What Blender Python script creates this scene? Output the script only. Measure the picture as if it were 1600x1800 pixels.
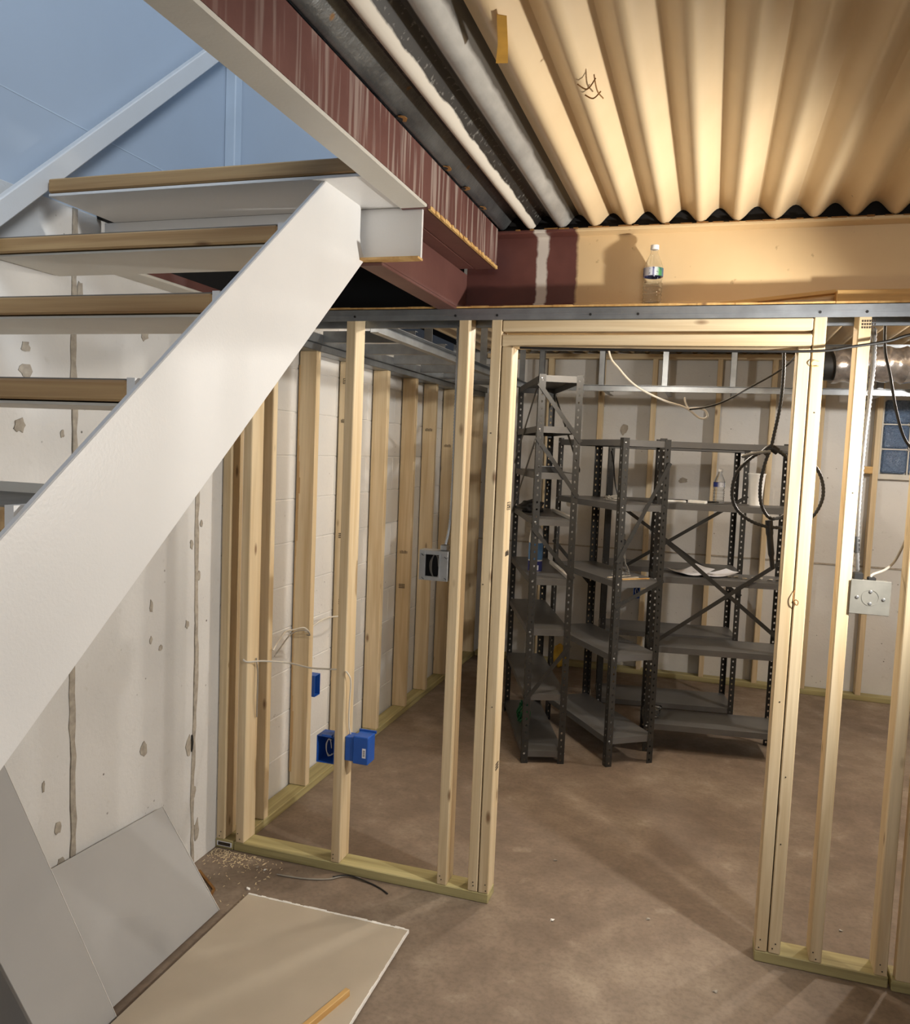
import bpy, bmesh, math, random
from mathutils import Vector, Matrix
random.seed(7)
for o in list(bpy.data.objects): bpy.data.objects.remove(o, do_unlink=True)
S = bpy.context.scene
COL = S.collection

# ------------------------------------------------------------------ camera
cam = bpy.data.cameras.new('camera'); cam_o = bpy.data.objects.new('camera', cam); COL.objects.link(cam_o)
yaw, pit, rol = math.radians(-17.28), math.radians(-4.386), math.radians(2.341)
fw = Vector((math.sin(yaw)*math.cos(pit), math.cos(yaw)*math.cos(pit), math.sin(pit)))
r0 = fw.cross(Vector((0, 0, 1))).normalized(); u0 = r0.cross(fw)
rr = math.cos(rol)*r0 + math.sin(rol)*u0; uu = -math.sin(rol)*r0 + math.cos(rol)*u0
cam_o.matrix_world = Matrix(((rr.x, uu.x, -fw.x, 1.866), (rr.y, uu.y, -fw.y, -2.841), (rr.z, uu.z, -fw.z, 1.686), (0, 0, 0, 1)))
cam.sensor_fit = 'HORIZONTAL'; cam.sensor_width = 36; cam.lens = 1431.7/1600*36; cam.clip_start = 0.05
S.camera = cam_o

# ------------------------------------------------------------------ world, lights, exposure
W = bpy.data.worlds.new('world'); S.world = W; W.use_nodes = True
W.node_tree.nodes['Background'].inputs[0].default_value = (0.55, 0.62, 0.75, 1)
W.node_tree.nodes['Background'].inputs[1].default_value = 0.05
vs = S.view_settings
vs.view_transform = 'Standard'; vs.look = 'None'; vs.gamma = 1; vs.use_curve_mapping = False; vs.exposure = 0.0

def light(name, kind, loc, energy, color, size=0.1, size_y=None, aim=None, spread=None):
    l = bpy.data.lights.new(name, kind); l.energy = energy; l.color = color
    if kind == 'AREA':
        l.size = size
        if size_y: l.shape = 'RECTANGLE'; l.size_y = size_y
        if spread: l.spread = math.radians(spread)
    else: l.shadow_soft_size = size
    o = bpy.data.objects.new(name, l); COL.objects.link(o); o.location = loc
    if aim: o.rotation_euler = (Vector(aim)-Vector(loc)).to_track_quat('-Z', 'Y').to_euler()
    return o
wl_ = light('work_light_glow', 'SPOT', (2.75, -0.52, 1.80), 118, (1.0, 0.962, 0.895), 0.035, aim=(0.9, -0.35, 1.35))   # flood lamp on its stand, right of frame
wl_.data.spot_size = math.radians(134); wl_.data.spot_blend = 0.5
light('rear_bulb_glow', 'POINT', (1.45, 0.75, 2.33), 38, (1.0, 0.93, 0.82), 0.03)                 # bare bulb hidden behind the door header
light('back_room_bulb_glow', 'POINT', (3.35, 1.75, 2.25), 68, (1.0, 0.95, 0.88), 0.04)
light('front_fill', 'AREA', (2.7, -4.4, 2.3), 24, (1.0, 0.99, 0.98), 1.3, 0.3, aim=(1.0, -0.8, 1.5))  # added fill from behind the camera, no fixture
light('stairwell_daylight', 'AREA', (2.6, -2.6, 4.3), 66, (0.86, 0.93, 1.0), 1.2, 1.4, aim=(0.2, -0.6, 3.0))   # upstairs window

# ------------------------------------------------------------------ material helpers
def newmat(name):
    m = bpy.data.materials.new(name); m.use_nodes = True
    nt = m.node_tree; b = nt.nodes['Principled BSDF']
    return m, nt, b
def node(nt, t, **kw):
    n = nt.nodes.new(t)
    for k, v in kw.items():
        if k.startswith('i_'):
            k2 = k[2:]
            n.inputs[int(k2) if k2.isdigit() else k2.replace('_', ' ')].default_value = v
        else: setattr(n, k, v)
    return n
def ramp(nt, src, stops):
    r = nt.nodes.new('ShaderNodeValToRGB'); e = r.color_ramp.elements
    while len(e) < len(stops): e.new(0.5)
    for i, (p, c) in enumerate(stops):
        e[i].position = p; e[i].color = (c, c, c, 1) if isinstance(c, (int, float)) else (*c, 1)
    nt.links.new(src, r.inputs[0]); return r.outputs[0]
def coords(nt, scale=(1, 1, 1), world=False, rnd=False):
    if world: src = nt.nodes.new('ShaderNodeNewGeometry').outputs['Position']
    else: src = nt.nodes.new('ShaderNodeTexCoord').outputs['Object']
    if rnd:
        oi = nt.nodes.new('ShaderNodeObjectInfo'); mul = node(nt, 'ShaderNodeMath', operation='MULTIPLY'); mul.inputs[1].default_value = 37.0
        nt.links.new(oi.outputs['Random'], mul.inputs[0])
        add = node(nt, 'ShaderNodeVectorMath', operation='ADD'); nt.links.new(src, add.inputs[0]); nt.links.new(mul.outputs[0], add.inputs[1]); src = add.outputs[0]
    mp = node(nt, 'ShaderNodeVectorMath', operation='MULTIPLY'); mp.inputs[1].default_value = scale
    nt.links.new(src, mp.inputs[0]); return mp.outputs[0]
def noise(nt, vec, scale=1, detail=4, rough=0.55, dist=0):
    n = node(nt, 'ShaderNodeTexNoise'); n.inputs['Scale'].default_value = scale; n.inputs['Detail'].default_value = detail
    n.inputs['Roughness'].default_value = rough; n.inputs['Distortion'].default_value = dist
    nt.links.new(vec, n.inputs['Vector']); return n.outputs['Fac']
def voro(nt, vec, scale=1):
    n = node(nt, 'ShaderNodeTexVoronoi'); n.inputs['Scale'].default_value = scale
    nt.links.new(vec, n.inputs['Vector']); return n.outputs['Distance']
def mix(nt, fac, a, b, mode='MIX'):
    n = node(nt, 'ShaderNodeMix', data_type='RGBA', blend_type=mode)
    for sock, v in ((n.inputs['Factor'], fac), (n.inputs['A'], a), (n.inputs['B'], b)):
        if isinstance(v, (int, float)): sock.default_value = v
        elif isinstance(v, tuple): sock.default_value = (*v, 1)
        else: nt.links.new(v, sock)
    return n.outputs['Result']
def bump(nt, b, h, strength=0.2, dist=0.002):
    n = node(nt, 'ShaderNodeBump'); n.inputs['Strength'].default_value = strength; n.inputs['Distance'].default_value = dist
    nt.links.new(h, n.inputs['Height']); nt.links.new(n.outputs[0], b.inputs['Normal'])
def math_(nt, op, a, b=0.0):
    n = node(nt, 'ShaderNodeMath', operation=op)
    for i, v in enumerate((a, b)):
        if isinstance(v, (int, float)): n.inputs[i].default_value = v
        else: nt.links.new(v, n.inputs[i])
    return n.outputs[0]
def srgb(r, g, b):
    f = lambda c: (c/255/12.92) if c <= 10 else ((c/255+0.055)/1.055)**2.4
    return (f(r), f(g), f(b))

def plain(name, col, rough=0.5, metal=0.0, var=0.12, scale=6.0, bmp=0.0, bscale=120, world=False, rnd=False):
    m, nt, b = newmat(name)
    v = coords(nt, world=world, rnd=rnd)
    n = noise(nt, v, scale, 5)
    dark = tuple(c*(1-var) for c in col); lite = tuple(min(1, c*(1+var)) for c in col)
    nt.links.new(ramp(nt, n, [(0.3, dark), (0.7, lite)]), b.inputs['Base Color'])
    b.inputs['Roughness'].default_value = rough; b.inputs['Metallic'].default_value = metal
    if bmp: bump(nt, b, noise(nt, v, bscale, 3), bmp, 0.0015)
    return m

def lumber(name, light_c, dark_c, knots=True):
    m, nt, b = newmat(name)
    v = coords(nt, rnd=True)
    s1 = node(nt, 'ShaderNodeVectorMath', operation='MULTIPLY'); s1.inputs[1].default_value = (26, 26, 1.3); nt.links.new(v, s1.inputs[0])
    s2 = node(nt, 'ShaderNodeVectorMath', operation='MULTIPLY'); s2.inputs[1].default_value = (130, 130, 4); nt.links.new(v, s2.inputs[0])
    g = noise(nt, s1.outputs[0], 1, 3, 0.5, 0.6); f = noise(nt, s2.outputs[0], 1, 2)
    col = ramp(nt, g, [(0.32, dark_c), (0.62, light_c)])
    col = mix(nt, ramp(nt, f, [(0.35, 0.22), (0.65, 0.0)]), col, tuple(c*0.72 for c in dark_c))
    oi = nt.nodes.new('ShaderNodeObjectInfo')
    col = mix(nt, 0.5, col, ramp(nt, oi.outputs['Random'], [(0.0, (0.78, 0.74, 0.70)), (1.0, (1.0, 1.0, 1.0))]), 'MULTIPLY')
    if knots:
        s3 = node(nt, 'ShaderNodeVectorMath', operation='MULTIPLY'); s3.inputs[1].default_value = (11, 11, 4.2); nt.links.new(v, s3.inputs[0])
        k = voro(nt, s3.outputs[0], 1.0)
        col = mix(nt, ramp(nt, k, [(0.045, 0.85), (0.13, 0.0)]), col, (0.16, 0.075, 0.028))
    nt.links.new(col, b.inputs['Base Color']); b.inputs['Roughness'].default_value = 0.62
    bump(nt, b, f, 0.12, 0.001)
    return m

M = {}
M['lumber'] = lumber('spruce_lumber', srgb(226, 208, 174), srgb(206, 182, 142))
M['treated'] = lumber('treated_lumber', srgb(186, 176, 128), srgb(150, 140, 96), knots=False)
M['old_wood'] = lumber('worn_tread_wood', srgb(208, 174, 124), srgb(172, 134, 88))
M['raw_wood'] = lumber('raw_wood', srgb(224, 186, 122), srgb(196, 150, 88))
M['steel'] = plain('galvanised_steel', srgb(150, 154, 158), 0.38, 0.85, 0.22, 9)
M['cable_steel'] = plain('cable_armor', srgb(104, 103, 102), 0.45, 0.6, 0.2, 30)
M['box_steel'] = plain('dull_box_steel', srgb(132, 130, 122), 0.5, 0.35, 0.15, 14)
M['zinc'] = plain('zinc_box', srgb(176, 178, 180), 0.35, 0.8, 0.12, 20)
M['grey_paint'] = plain('dark_grey_enamel', srgb(48, 47, 45), 0.42, 0.1, 0.10, 5)
M['shelf_paint'] = plain('shelf_grey_enamel', srgb(92, 91, 90), 0.45, 0.1, 0.14, 4)
M['black'] = plain('black_rubber', srgb(26, 25, 25), 0.5, 0, 0.2, 10)
M['void'] = plain('unlit_void_black', srgb(14, 12, 12), 0.9, 0, 0.2, 5)  # flat black in place of the shade inside voids and gaps
M['white_cable'] = plain('white_cable_jacket', srgb(214, 208, 196), 0.5, 0, 0.06, 10)
M['grey_cable'] = plain('grey_cable_jacket', srgb(150, 144, 134), 0.55, 0, 0.08, 10)
M['blue'] = plain('blue_plastic', srgb(30, 84, 172), 0.4, 0, 0.1, 10)
M['blue_dark'] = plain('blue_plastic_inside', srgb(22, 56, 120), 0.5, 0, 0.1, 10)
M['white_plastic'] = plain('white_plastic', srgb(236, 234, 230), 0.4, 0, 0.03, 10)
M['paper'] = plain('paper', srgb(232, 233, 240), 0.7, 0, 0.03, 8)
M['ink'] = plain('stamp_ink', srgb(58, 48, 40), 0.8, 0, 0.2, 60)
M['copper'] = plain('copper_wire', srgb(180, 128, 84), 0.35, 0.9, 0.1, 20)
M['foam'] = plain('foam_cup', srgb(240, 240, 238), 0.8, 0, 0.03, 40, 0.1, 300)
M['navy'] = plain('navy_print', srgb(36, 44, 120), 0.5, 0, 0.1, 20)
M['green'] = plain('green_plastic', srgb(24, 96, 58), 0.45, 0, 0.15, 10)
M['yellow'] = plain('yellow_foam', srgb(206, 164, 58), 0.7, 0, 0.15, 10)
M['sky_blue'] = plain('blue_bottle', srgb(86, 138, 196), 0.4, 0, 0.12, 10)
M['tar'] = plain('tar_patch', srgb(30, 29, 28), 0.6, 0, 0.3, 30)
M['white_paint'] = plain('white_enamel', srgb(232, 231, 229), 0.38, 0, 0.03, 3, 0.25, 160)
M['offwhite_paint'] = plain('offwhite_enamel', srgb(206, 202, 192), 0.5, 0, 0.06, 4, 0.2, 120)
M['tread_grey'] = plain('grey_tread_paint', srgb(120, 116, 108), 0.6, 0, 0.2, 14)
M['drywall'] = plain('drywall_back', srgb(168, 167, 166), 0.75, 0, 0.035, 5)
M['drywall_tan'] = plain('drywall_face', srgb(184, 172, 154), 0.75, 0, 0.06, 4)
M['gypsum'] = plain('gypsum_edge', srgb(235, 233, 228), 0.8, 0, 0.05, 40)
M['tape'] = plain('masking_tape', srgb(196, 148, 60), 0.5, 0, 0.15, 20)
M['upper_paint'] = plain('pale_blue_wall_paint', srgb(190, 202, 216), 0.6, 0, 0.04, 1.5, world=True)
M['upper_trim'] = plain('pale_trim_paint', srgb(206, 218, 230), 0.6, 0, 0.06, 6)
M['mortar'] = plain('bare_cement', srgb(164, 156, 144), 0.9, 0, 0.22, 40, 0.6, 120)
M['room_paint'] = plain('white_room_paint', srgb(150, 145, 138), 0.8, 0, 0.05, 2, world=True)
M['rust'] = plain('rust_scab', srgb(140, 98, 48), 0.8, 0, 0.3, 60)
M['saw'] = plain('sawdust', srgb(214, 196, 162), 0.9, 0, 0.2, 200, rnd=True)
M['duct'] = plain('foil_duct_wrap', srgb(150, 144, 140), 0.18, 0.75, 0.35, 22, 0.9, 40)
M['lamp_shell'] = plain('lamp_shell', srgb(190, 150, 40), 0.5, 0.2, 0.05, 10)

def mk_wall_paint():
    m, nt, b = newmat('painted_block'); v = coords(nt, world=True)
    big = noise(nt, v, 1.4, 4); fine = noise(nt, v, 26, 5)
    col = ramp(nt, big, [(0.3, srgb(202, 201, 199)), (0.7, srgb(222, 221, 219))])
    col = mix(nt, ramp(nt, fine, [(0.62, 0.0), (0.8, 0.35)]), col, srgb(176, 172, 164))
    sp = voro(nt, v, 24); g = noise(nt, v, 5, 3)
    spot = math_(nt, 'MULTIPLY', ramp(nt, sp, [(0.07, 1.0), (0.12, 0.0)]), ramp(nt, g, [(0.56, 0.0), (0.64, 1.0)]))
    col = mix(nt, spot, col, srgb(96, 92, 86))
    nt.links.new(col, b.inputs['Base Color']); b.inputs['Roughness'].default_value = 0.7
    bump(nt, b, noise(nt, v, 60, 5), 0.35, 0.004); return m
M['wall_paint'] = mk_wall_paint()

def mk_floor():
    m, nt, b = newmat('stained_concrete'); v = coords(nt, world=True)
    n1 = noise(nt, v, 1.6, 7, 0.62, 0.6); n2 = noise(nt, v, 7, 6, 0.6); n3 = noise(nt, v, 60, 4)
    col = ramp(nt, n1, [(0.30, srgb(108, 93, 80)), (0.5, srgb(134, 118, 103)), (0.72, srgb(156, 141, 124))])
    col = mix(nt, ramp(nt, n2, [(0.42, 0.4), (0.6, 0.0)]), col, srgb(106, 91, 78))
    col = mix(nt, ramp(nt, n2, [(0.62, 0.0), (0.74, 0.45)]), col, srgb(176, 163, 145))
    col = mix(nt, ramp(nt, n3, [(0.35, 0.25), (0.55, 0.0)]), col, srgb(84, 71, 60))
    sp = voro(nt, v, 16); g = noise(nt, v, 3.5, 2)
    spot = math_(nt, 'MULTIPLY', ramp(nt, sp, [(0.05, 1.0), (0.08, 0.0)]), ramp(nt, g, [(0.6, 0.0), (0.66, 1.0)]))
    col = mix(nt, spot, col, srgb(70, 58, 48))
    nt.links.new(col, b.inputs['Base Color'])
    b.inputs['Roughness'].default_value = 0.55; nt.links.new(ramp(nt, n2, [(0.3, 0.72), (0.7, 0.48)]), b.inputs['Roughness'])
    bump(nt, b, n3, 0.12, 0.002); return m
M['floor'] = mk_floor()

def mk_maroon(axis):                     # dark red primer with pale vertical drips
    m, nt, b = newmat('maroon_primer_'+axis); v = coords(nt, world=True)
    s = node(nt, 'ShaderNodeVectorMath', operation='MULTIPLY'); s.inputs[1].default_value = (55, 42, 2.2); nt.links.new(v, s.inputs[0])
    d = noise(nt, s.outputs[0], 1, 2); base = noise(nt, v, 4, 4)
    col = ramp(nt, base, [(0.3, srgb(90, 56, 51)), (0.7, srgb(112, 74, 67))])
    if axis == 'y':
        sy = node(nt, 'ShaderNodeSeparateXYZ'); nt.links.new(v, sy.inputs[0])
        far = ramp(nt, math_(nt, 'MULTIPLY', math_(nt, 'ADD', sy.outputs[1], 1.75), 0.8), [(0.0, 0.2), (0.55, 1.0)])
        col = mix(nt, math_(nt, 'MULTIPLY', ramp(nt, d, [(0.52, 0.0), (0.63, 0.7)]), far), col, srgb(172, 156, 146))
    nt.links.new(col, b.inputs['Base Color']); b.inputs['Roughness'].default_value = 0.5
    bump(nt, b, noise(nt, v, 50, 3), 0.15, 0.002); return m
M['maroon_drip'] = mk_maroon('y'); M['maroon'] = mk_maroon('x')

def mk_beam_paint():                     # primer at the left end, brushed white smear, tan paint to the right
    m, nt, b = newmat('tan_over_primer'); v = coords(nt, world=True)
    sx = node(nt, 'ShaderNodeSeparateXYZ'); nt.links.new(v, sx.inputs[0])
    s = node(nt, 'ShaderNodeVectorMath', operation='MULTIPLY'); s.inputs[1].default_value = (9, 9, 14); nt.links.new(v, s.inputs[0])
    x = math_(nt, 'ADD', sx.outputs[0], math_(nt, 'MULTIPLY', math_(nt, 'SUBTRACT', noise(nt, s.outputs[0], 1, 4), 0.5), 0.035))
    pr = ramp(nt, noise(nt, v, 5, 4), [(0.3, srgb(84, 46, 40)), (0.7, srgb(110, 66, 58))])
    tan = ramp(nt, noise(nt, v, 3, 4), [(0.3, srgb(216, 186, 140)), (0.7, srgb(226, 198, 152))])
    sc = noise(nt, v, 26, 3); tan = mix(nt, ramp(nt, sc, [(0.68, 0.0), (0.74, 0.5)]), tan, srgb(150, 118, 78))
    col = mix(nt, ramp(nt, x, [(0.0, 0.0), (1.0, 1.0)]), pr, pr)
    mr = lambda a, c: ramp(nt, math_(nt, 'MULTIPLY', math_(nt, 'SUBTRACT', x, a), 1.0/(c-a)), [(0.0, 0.0), (1.0, 1.0)])
    col = mix(nt, math_(nt, 'MULTIPLY', mr(1.214, 1.222), math_(nt, 'SUBTRACT', 1.0, mr(1.254, 1.262))), pr, srgb(216, 206, 194))
    col = mix(nt, mr(1.358, 1.370), col, tan)
    nt.links.new(col, b.inputs['Base Color']); b.inputs['Roughness'].default_value = 0.42; return m
M['beam_paint'] = mk_beam_paint()

def mk_tan():
    m, nt, b = newmat('tan_deck_paint'); v = coords(nt, world=True)
    col = ramp(nt, noise(nt, v, 2.2, 4), [(0.3, srgb(212, 186, 146)), (0.7, srgb(222, 198, 160))])
    sp = voro(nt, v, 18); g = noise(nt, v, 2.5, 2)
    spot = math_(nt, 'MULTIPLY', ramp(nt, sp, [(0.05, 0.8), (0.08, 0.0)]), ramp(nt, g, [(0.58, 0.0), (0.66, 1.0)]))
    col = mix(nt, spot, col, srgb(86, 64, 44))
    nt.links.new(col, b.inputs['Base Color']); b.inputs['Roughness'].default_value = 0.38; return m
M['tan'] = mk_tan()

def mk_rib(name, kind):
    m, nt, b = newmat(name); v = coords(nt, world=True)
    s = node(nt, 'ShaderNodeVectorMath', operation='MULTIPLY'); s.inputs[1].default_value = (14, 7, 14); nt.links.new(v, s.inputs[0])
    sx = node(nt, 'ShaderNodeSeparateXYZ'); nt.links.new(v, sx.inputs[0])
    n1 = noise(nt, s.outputs[0], 1, 5); n2 = noise(nt, v, 60, 4)
    if kind == 'zinc_dark':
        col = ramp(nt, n1, [(0.3, srgb(62, 64, 66)), (0.7, srgb(104, 106, 106))]); b.inputs['Metallic'].default_value = 0.45; b.inputs['Roughness'].default_value = 0.35
        col = mix(nt, ramp(nt, voro(nt, v, 13), [(0.06, 0.9), (0.12, 0.0)]), col, srgb(120, 86, 44)); bump(nt, b, n2, 0.5, 0.003)
    elif kind == 'patched':              # cream paint brushed along the crest, black mastic in the flanks
        h = math_(nt, 'ADD', sx.outputs[2], math_(nt, 'MULTIPLY', math_(nt, 'SUBTRACT', n1, 0.5), 0.020))
        f = ramp(nt, math_(nt, 'MULTIPLY', math_(nt, 'SUBTRACT', h, 2.484), 60.0), [(0.3, 0.0), (0.5, 1.0)])
        col = mix(nt, f, srgb(222, 214, 200), mix(nt, ramp(nt, n2, [(0.58, 0.0), (0.66, 0.5)]), srgb(34, 32, 30), srgb(150, 148, 142)))
        b.inputs['Roughness'].default_value = 0.5
    else:
        h = math_(nt, 'ADD', sx.outputs[2], math_(nt, 'MULTIPLY', math_(nt, 'SUBTRACT', n1, 0.5), 0.02))
        f = ramp(nt, math_(nt, 'MULTIPLY', math_(nt, 'SUBTRACT', h, 2.495), 50.0), [(0.2, 0.0), (0.6, 1.0)])
        g = ramp(nt, n1, [(0.3, srgb(150, 148, 144)), (0.7, srgb(186, 184, 178))])
        col = mix(nt, f, g, srgb(66, 62, 56)); b.inputs['Roughness'].default_value = 0.45; b.inputs['Metallic'].default_value = 0.2
    nt.links.new(col, b.inputs['Base Color']); return m
M['rib_dark'] = mk_rib('blackened_zinc', 'zinc_dark'); M['rib_cream'] = mk_rib('cream_and_mastic', 'patched'); M['rib_zinc'] = mk_rib('weathered_zinc', 'zinc')

def mk_clear(name, tint=(0.96, 0.98, 1.0), rough=0.04):
    m, nt, b = newmat(name); b.inputs['Base Color'].default_value = (*tint, 1); b.inputs['Transmission Weight'].default_value = 1
    b.inputs['Roughness'].default_value = rough; b.inputs['IOR'].default_value = 1.4
    bump(nt, b, noise(nt, coords(nt, (1, 1, 3)), 60, 2), 0.15, 0.002); return m
M['clear'] = mk_clear('clear_plastic')
def mk_block_glass():
    m, nt, b = newmat('wavy_block_glass'); v = coords(nt, world=True)
    b.inputs['Base Color'].default_value = (0.22, 0.32, 0.50, 1); b.inputs['Roughness'].default_value = 0.06; b.inputs['Transmission Weight'].default_value = 0.45; b.inputs['IOR'].default_value = 1.5
    bump(nt, b, noise(nt, v, 42, 2, 0.5, 1.5), 1.0, 0.02); return m
M['glass'] = mk_block_glass()
def mk_label():
    m, nt, b = newmat('bottle_label'); tc = nt.nodes.new('ShaderNodeTexCoord'); sx = node(nt, 'ShaderNodeSeparateXYZ'); nt.links.new(tc.outputs['Object'], sx.inputs[0])
    ang = math_(nt, 'ARCTAN2', sx.outputs[1], sx.outputs[0])           # -pi/2 faces the camera side
    col = ramp(nt, math_(nt, 'ADD', math_(nt, 'MULTIPLY', ang, 1/6.2832), 0.5), [(0.0, srgb(40, 52, 120)), (0.10, srgb(226, 230, 240)), (0.19, srgb(222, 228, 242)), (0.20, srgb(48, 56, 128)), (0.235, srgb(226, 230, 240)), (0.31, srgb(70, 140, 60)), (0.42, srgb(40, 52, 120))])
    n = noise(nt, coords(nt, (1, 1, 1)), 90, 2); col = mix(nt, ramp(nt, n, [(0.6, 0.0), (0.62, 0.6)]), col, srgb(30, 40, 100))
    nt.links.new(col, b.inputs['Base Color']); b.inputs['Roughness'].default_value = 0.4; return m
M['label'] = mk_label()
def mk_emit(name, col, s):
    m, nt, b = newmat(name); b.inputs['Emission Color'].default_value = (*col, 1); b.inputs['Emission Strength'].default_value = s
    b.inputs['Base Color'].default_value = (*col, 1); return m
M['lit_bulb'] = mk_emit('lit_bulb', (1, 0.88, 0.7), 12)

# ------------------------------------------------------------------ mesh helpers
class MB:
    def __init__(s): s.v = []; s.f = []
    def add(s, vs_, fs): n = len(s.v); s.v += [tuple(p) for p in vs_]; s.f += [tuple(i+n for i in f) for f in fs]; return s
    def box(s, a, b):
        x0, y0, z0 = a; x1, y1, z1 = b
        return s.add([(x0,y0,z0),(x1,y0,z0),(x1,y1,z0),(x0,y1,z0),(x0,y0,z1),(x1,y0,z1),(x1,y1,z1),(x0,y1,z1)],
                     [(0,3,2,1),(4,5,6,7),(0,1,5,4),(1,2,6,5),(2,3,7,6),(3,0,4,7)])
    def prism(s, pts, off):                         # polygon (3d points) extruded by vector
        n = len(pts); off = Vector(off); p = [Vector(q) for q in pts]
        return s.add([*p, *[q+off for q in p]], [tuple(range(n))[::-1], tuple(range(n, 2*n))]+[(i, (i+1) % n, (i+1) % n+n, i+n) for i in range(n)])
    def bar(s, p0, p1, w, h, up=(0, 0, 1)):         # rectangular bar along p0-p1, w sideways, h along up
        p0 = Vector(p0); p1 = Vector(p1); d = (p1-p0).normalized(); sd = d.cross(Vector(up)).normalized(); u = sd.cross(d)
        q = [sd*a*w/2+u*b*h/2 for a, b in ((-1,-1),(1,-1),(1,1),(-1,1))]
        return s.prism([p0+k for k in q], p1-p0)
    def tube(s, pts, r, n=8, cap=True):
        P = [Vector(p) for p in pts]; rs = r if isinstance(r, list) else [r]*len(P); base = len(s.v); prev = None
        for i, p in enumerate(P):
            t = (P[min(i+1, len(P)-1)]-P[max(i-1, 0)]).normalized()
            if prev is None: a = t.orthogonal().normalized()
            else: a = (prev-t*prev.dot(t)).normalized()
            prev = a; b = t.cross(a)
            s.v += [tuple(p+(a*math.cos(k*2*math.pi/n)+b*math.sin(k*2*math.pi/n))*rs[i]) for k in range(n)]
        for i in range(len(P)-1):
            for k in range(n):
                k2 = (k+1) % n; s.f.append((base+i*n+k, base+i*n+k2, base+(i+1)*n+k2, base+(i+1)*n+k))
        if cap: s.f.append(tuple(base+k for k in range(n))[::-1]); s.f.append(tuple(base+(len(P)-1)*n+k for k in range(n)))
        return s
    def lathe(s, prof, c=(0, 0, 0), n=24, cap=True):
        base = len(s.v)
        for r, z in prof: s.v += [(c[0]+r*math.cos(k*2*math.pi/n), c[1]+r*math.sin(k*2*math.pi/n), c[2]+z) for k in range(n)]
        for i in range(len(prof)-1):
            for k in range(n): s.f.append((base+i*n+k, base+i*n+(k+1) % n, base+(i+1)*n+(k+1) % n, base+(i+1)*n+k))
        if cap: s.f.append(tuple(base+k for k in range(n))[::-1]); s.f.append(tuple(base+(len(prof)-1)*n+k for k in range(n)))
        return s
    def mesh(s, name, bevel=0, smooth=False):
        me = bpy.data.meshes.new(name); me.from_pydata(s.v, [], s.f); me.update()
        bm = bmesh.new(); bm.from_mesh(me); bmesh.ops.recalc_face_normals(bm, faces=bm.faces)
        if bevel: bmesh.ops.bevel(bm, geom=bm.edges[:], offset=bevel, segments=1, affect='EDGES', profile=0.5)
        if smooth:
            for f in bm.faces: f.smooth = True
            for e in bm.edges:
                if len(e.link_faces) == 2 and e.calc_face_angle(0) > math.radians(40): e.smooth = False
        bm.to_mesh(me); bm.free(); return me
    def build(s, name, mat, parent=None, bevel=0, smooth=False): return place(name, s.mesh(name, bevel, smooth), mat, parent)

def place(name, me, mat, parent=None, mw=None):
    if mat is not None and not me.materials: me.materials.append(mat)
    o = bpy.data.objects.new(name, me); COL.objects.link(o)
    if mw is not None: o.matrix_basis = mw
    if parent is not None: attach(o, parent)
    return o
ROOT = {}
def attach(o, parent):
    o.parent = parent; o.matrix_parent_inverse = ROOT.get(parent.name, Matrix.Identity(4))
    ROOT[o.name] = (o.matrix_basis.inverted() @ Matrix.Identity(4)) if False else o.matrix_basis.inverted()
def tag(o, label, cat, group=None):
    o['label'] = label; o['category'] = cat
    if group: o['group'] = group
    return o
def thing(name, loc, label=None, cat=None, group=None, rz=0.0):
    o = bpy.data.objects.new(name, None); COL.objects.link(o); o.empty_display_size = 0.1
    mw = Matrix.Translation(loc) @ Matrix.Rotation(rz, 4, 'Z'); o.matrix_basis = mw; ROOT[o.name] = mw.inverted()
    if label: tag(o, label, cat, group)
    return o
def structure(o): o['kind'] = 'structure'; return o
BOARDS = {}
def board(name, p0, p1, w, d, xdir, mat, parent, bevel=0.003):
    """lumber along p0-p1; w is measured along xdir, d across it"""
    p0 = Vector(p0); p1 = Vector(p1); L = (p1-p0).length; z = (p1-p0).normalized()
    x = Vector(xdir); x = (x-z*x.dot(z)).normalized(); y = z.cross(x)
    key = (round(w, 4), round(d, 4), round(L, 4), mat.name)
    if key not in BOARDS:
        BOARDS[key] = MB().box((-w/2, -d/2, 0), (w/2, d/2, L)).mesh('board', bevel)
    mw = Matrix(((x.x, y.x, z.x, p0.x), (x.y, y.y, z.y, p0.y), (x.z, y.z, z.z, p0.z), (0, 0, 0, 1)))
    return place(name, BOARDS[key], mat, parent, mw)
def spline(pts, n=6):
    P = [Vector(p) for p in pts]; out = []
    for i in range(len(P)-1):
        a, b, c, d = P[max(i-1, 0)], P[i], P[i+1], P[min(i+2, len(P)-1)]
        for k in range(n):
            t = k/n; out.append(0.5*((2*b)+(c-a)*t+(2*a-5*b+4*c-d)*t*t+(3*b-a-3*c+d)*t**3))
    out.append(P[-1]); return out
def armored(pts, r=0.007, step=0.006):
    P = spline(pts, 12); out = [P[0]]; acc = 0
    for a, b in zip(P[:-1], P[1:]):
        seg = (b-a).length; t = step-acc
        while t <= seg: out.append(a+(b-a)*(t/seg)); t += step
        acc = (acc+seg) % step
    return out, [r if i % 2 else r*0.74 for i in range(len(out))]
def blob(c, rx, ry, n=11, seed=0):      # irregular outline in a plane: list of (a, b)
    rd = random.Random(seed)
    return [(c[0]+rx*math.cos(k*2*math.pi/n)*(0.65+0.6*rd.random()), c[1]+ry*math.sin(k*2*math.pi/n)*(0.65+0.6*rd.random())) for k in range(n)]

# ================================================================== SETTING
structure(MB().box((-0.3, -5.2, -0.12), (4.5, 3.9, 0.0)).build('floor', M['floor']))
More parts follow.
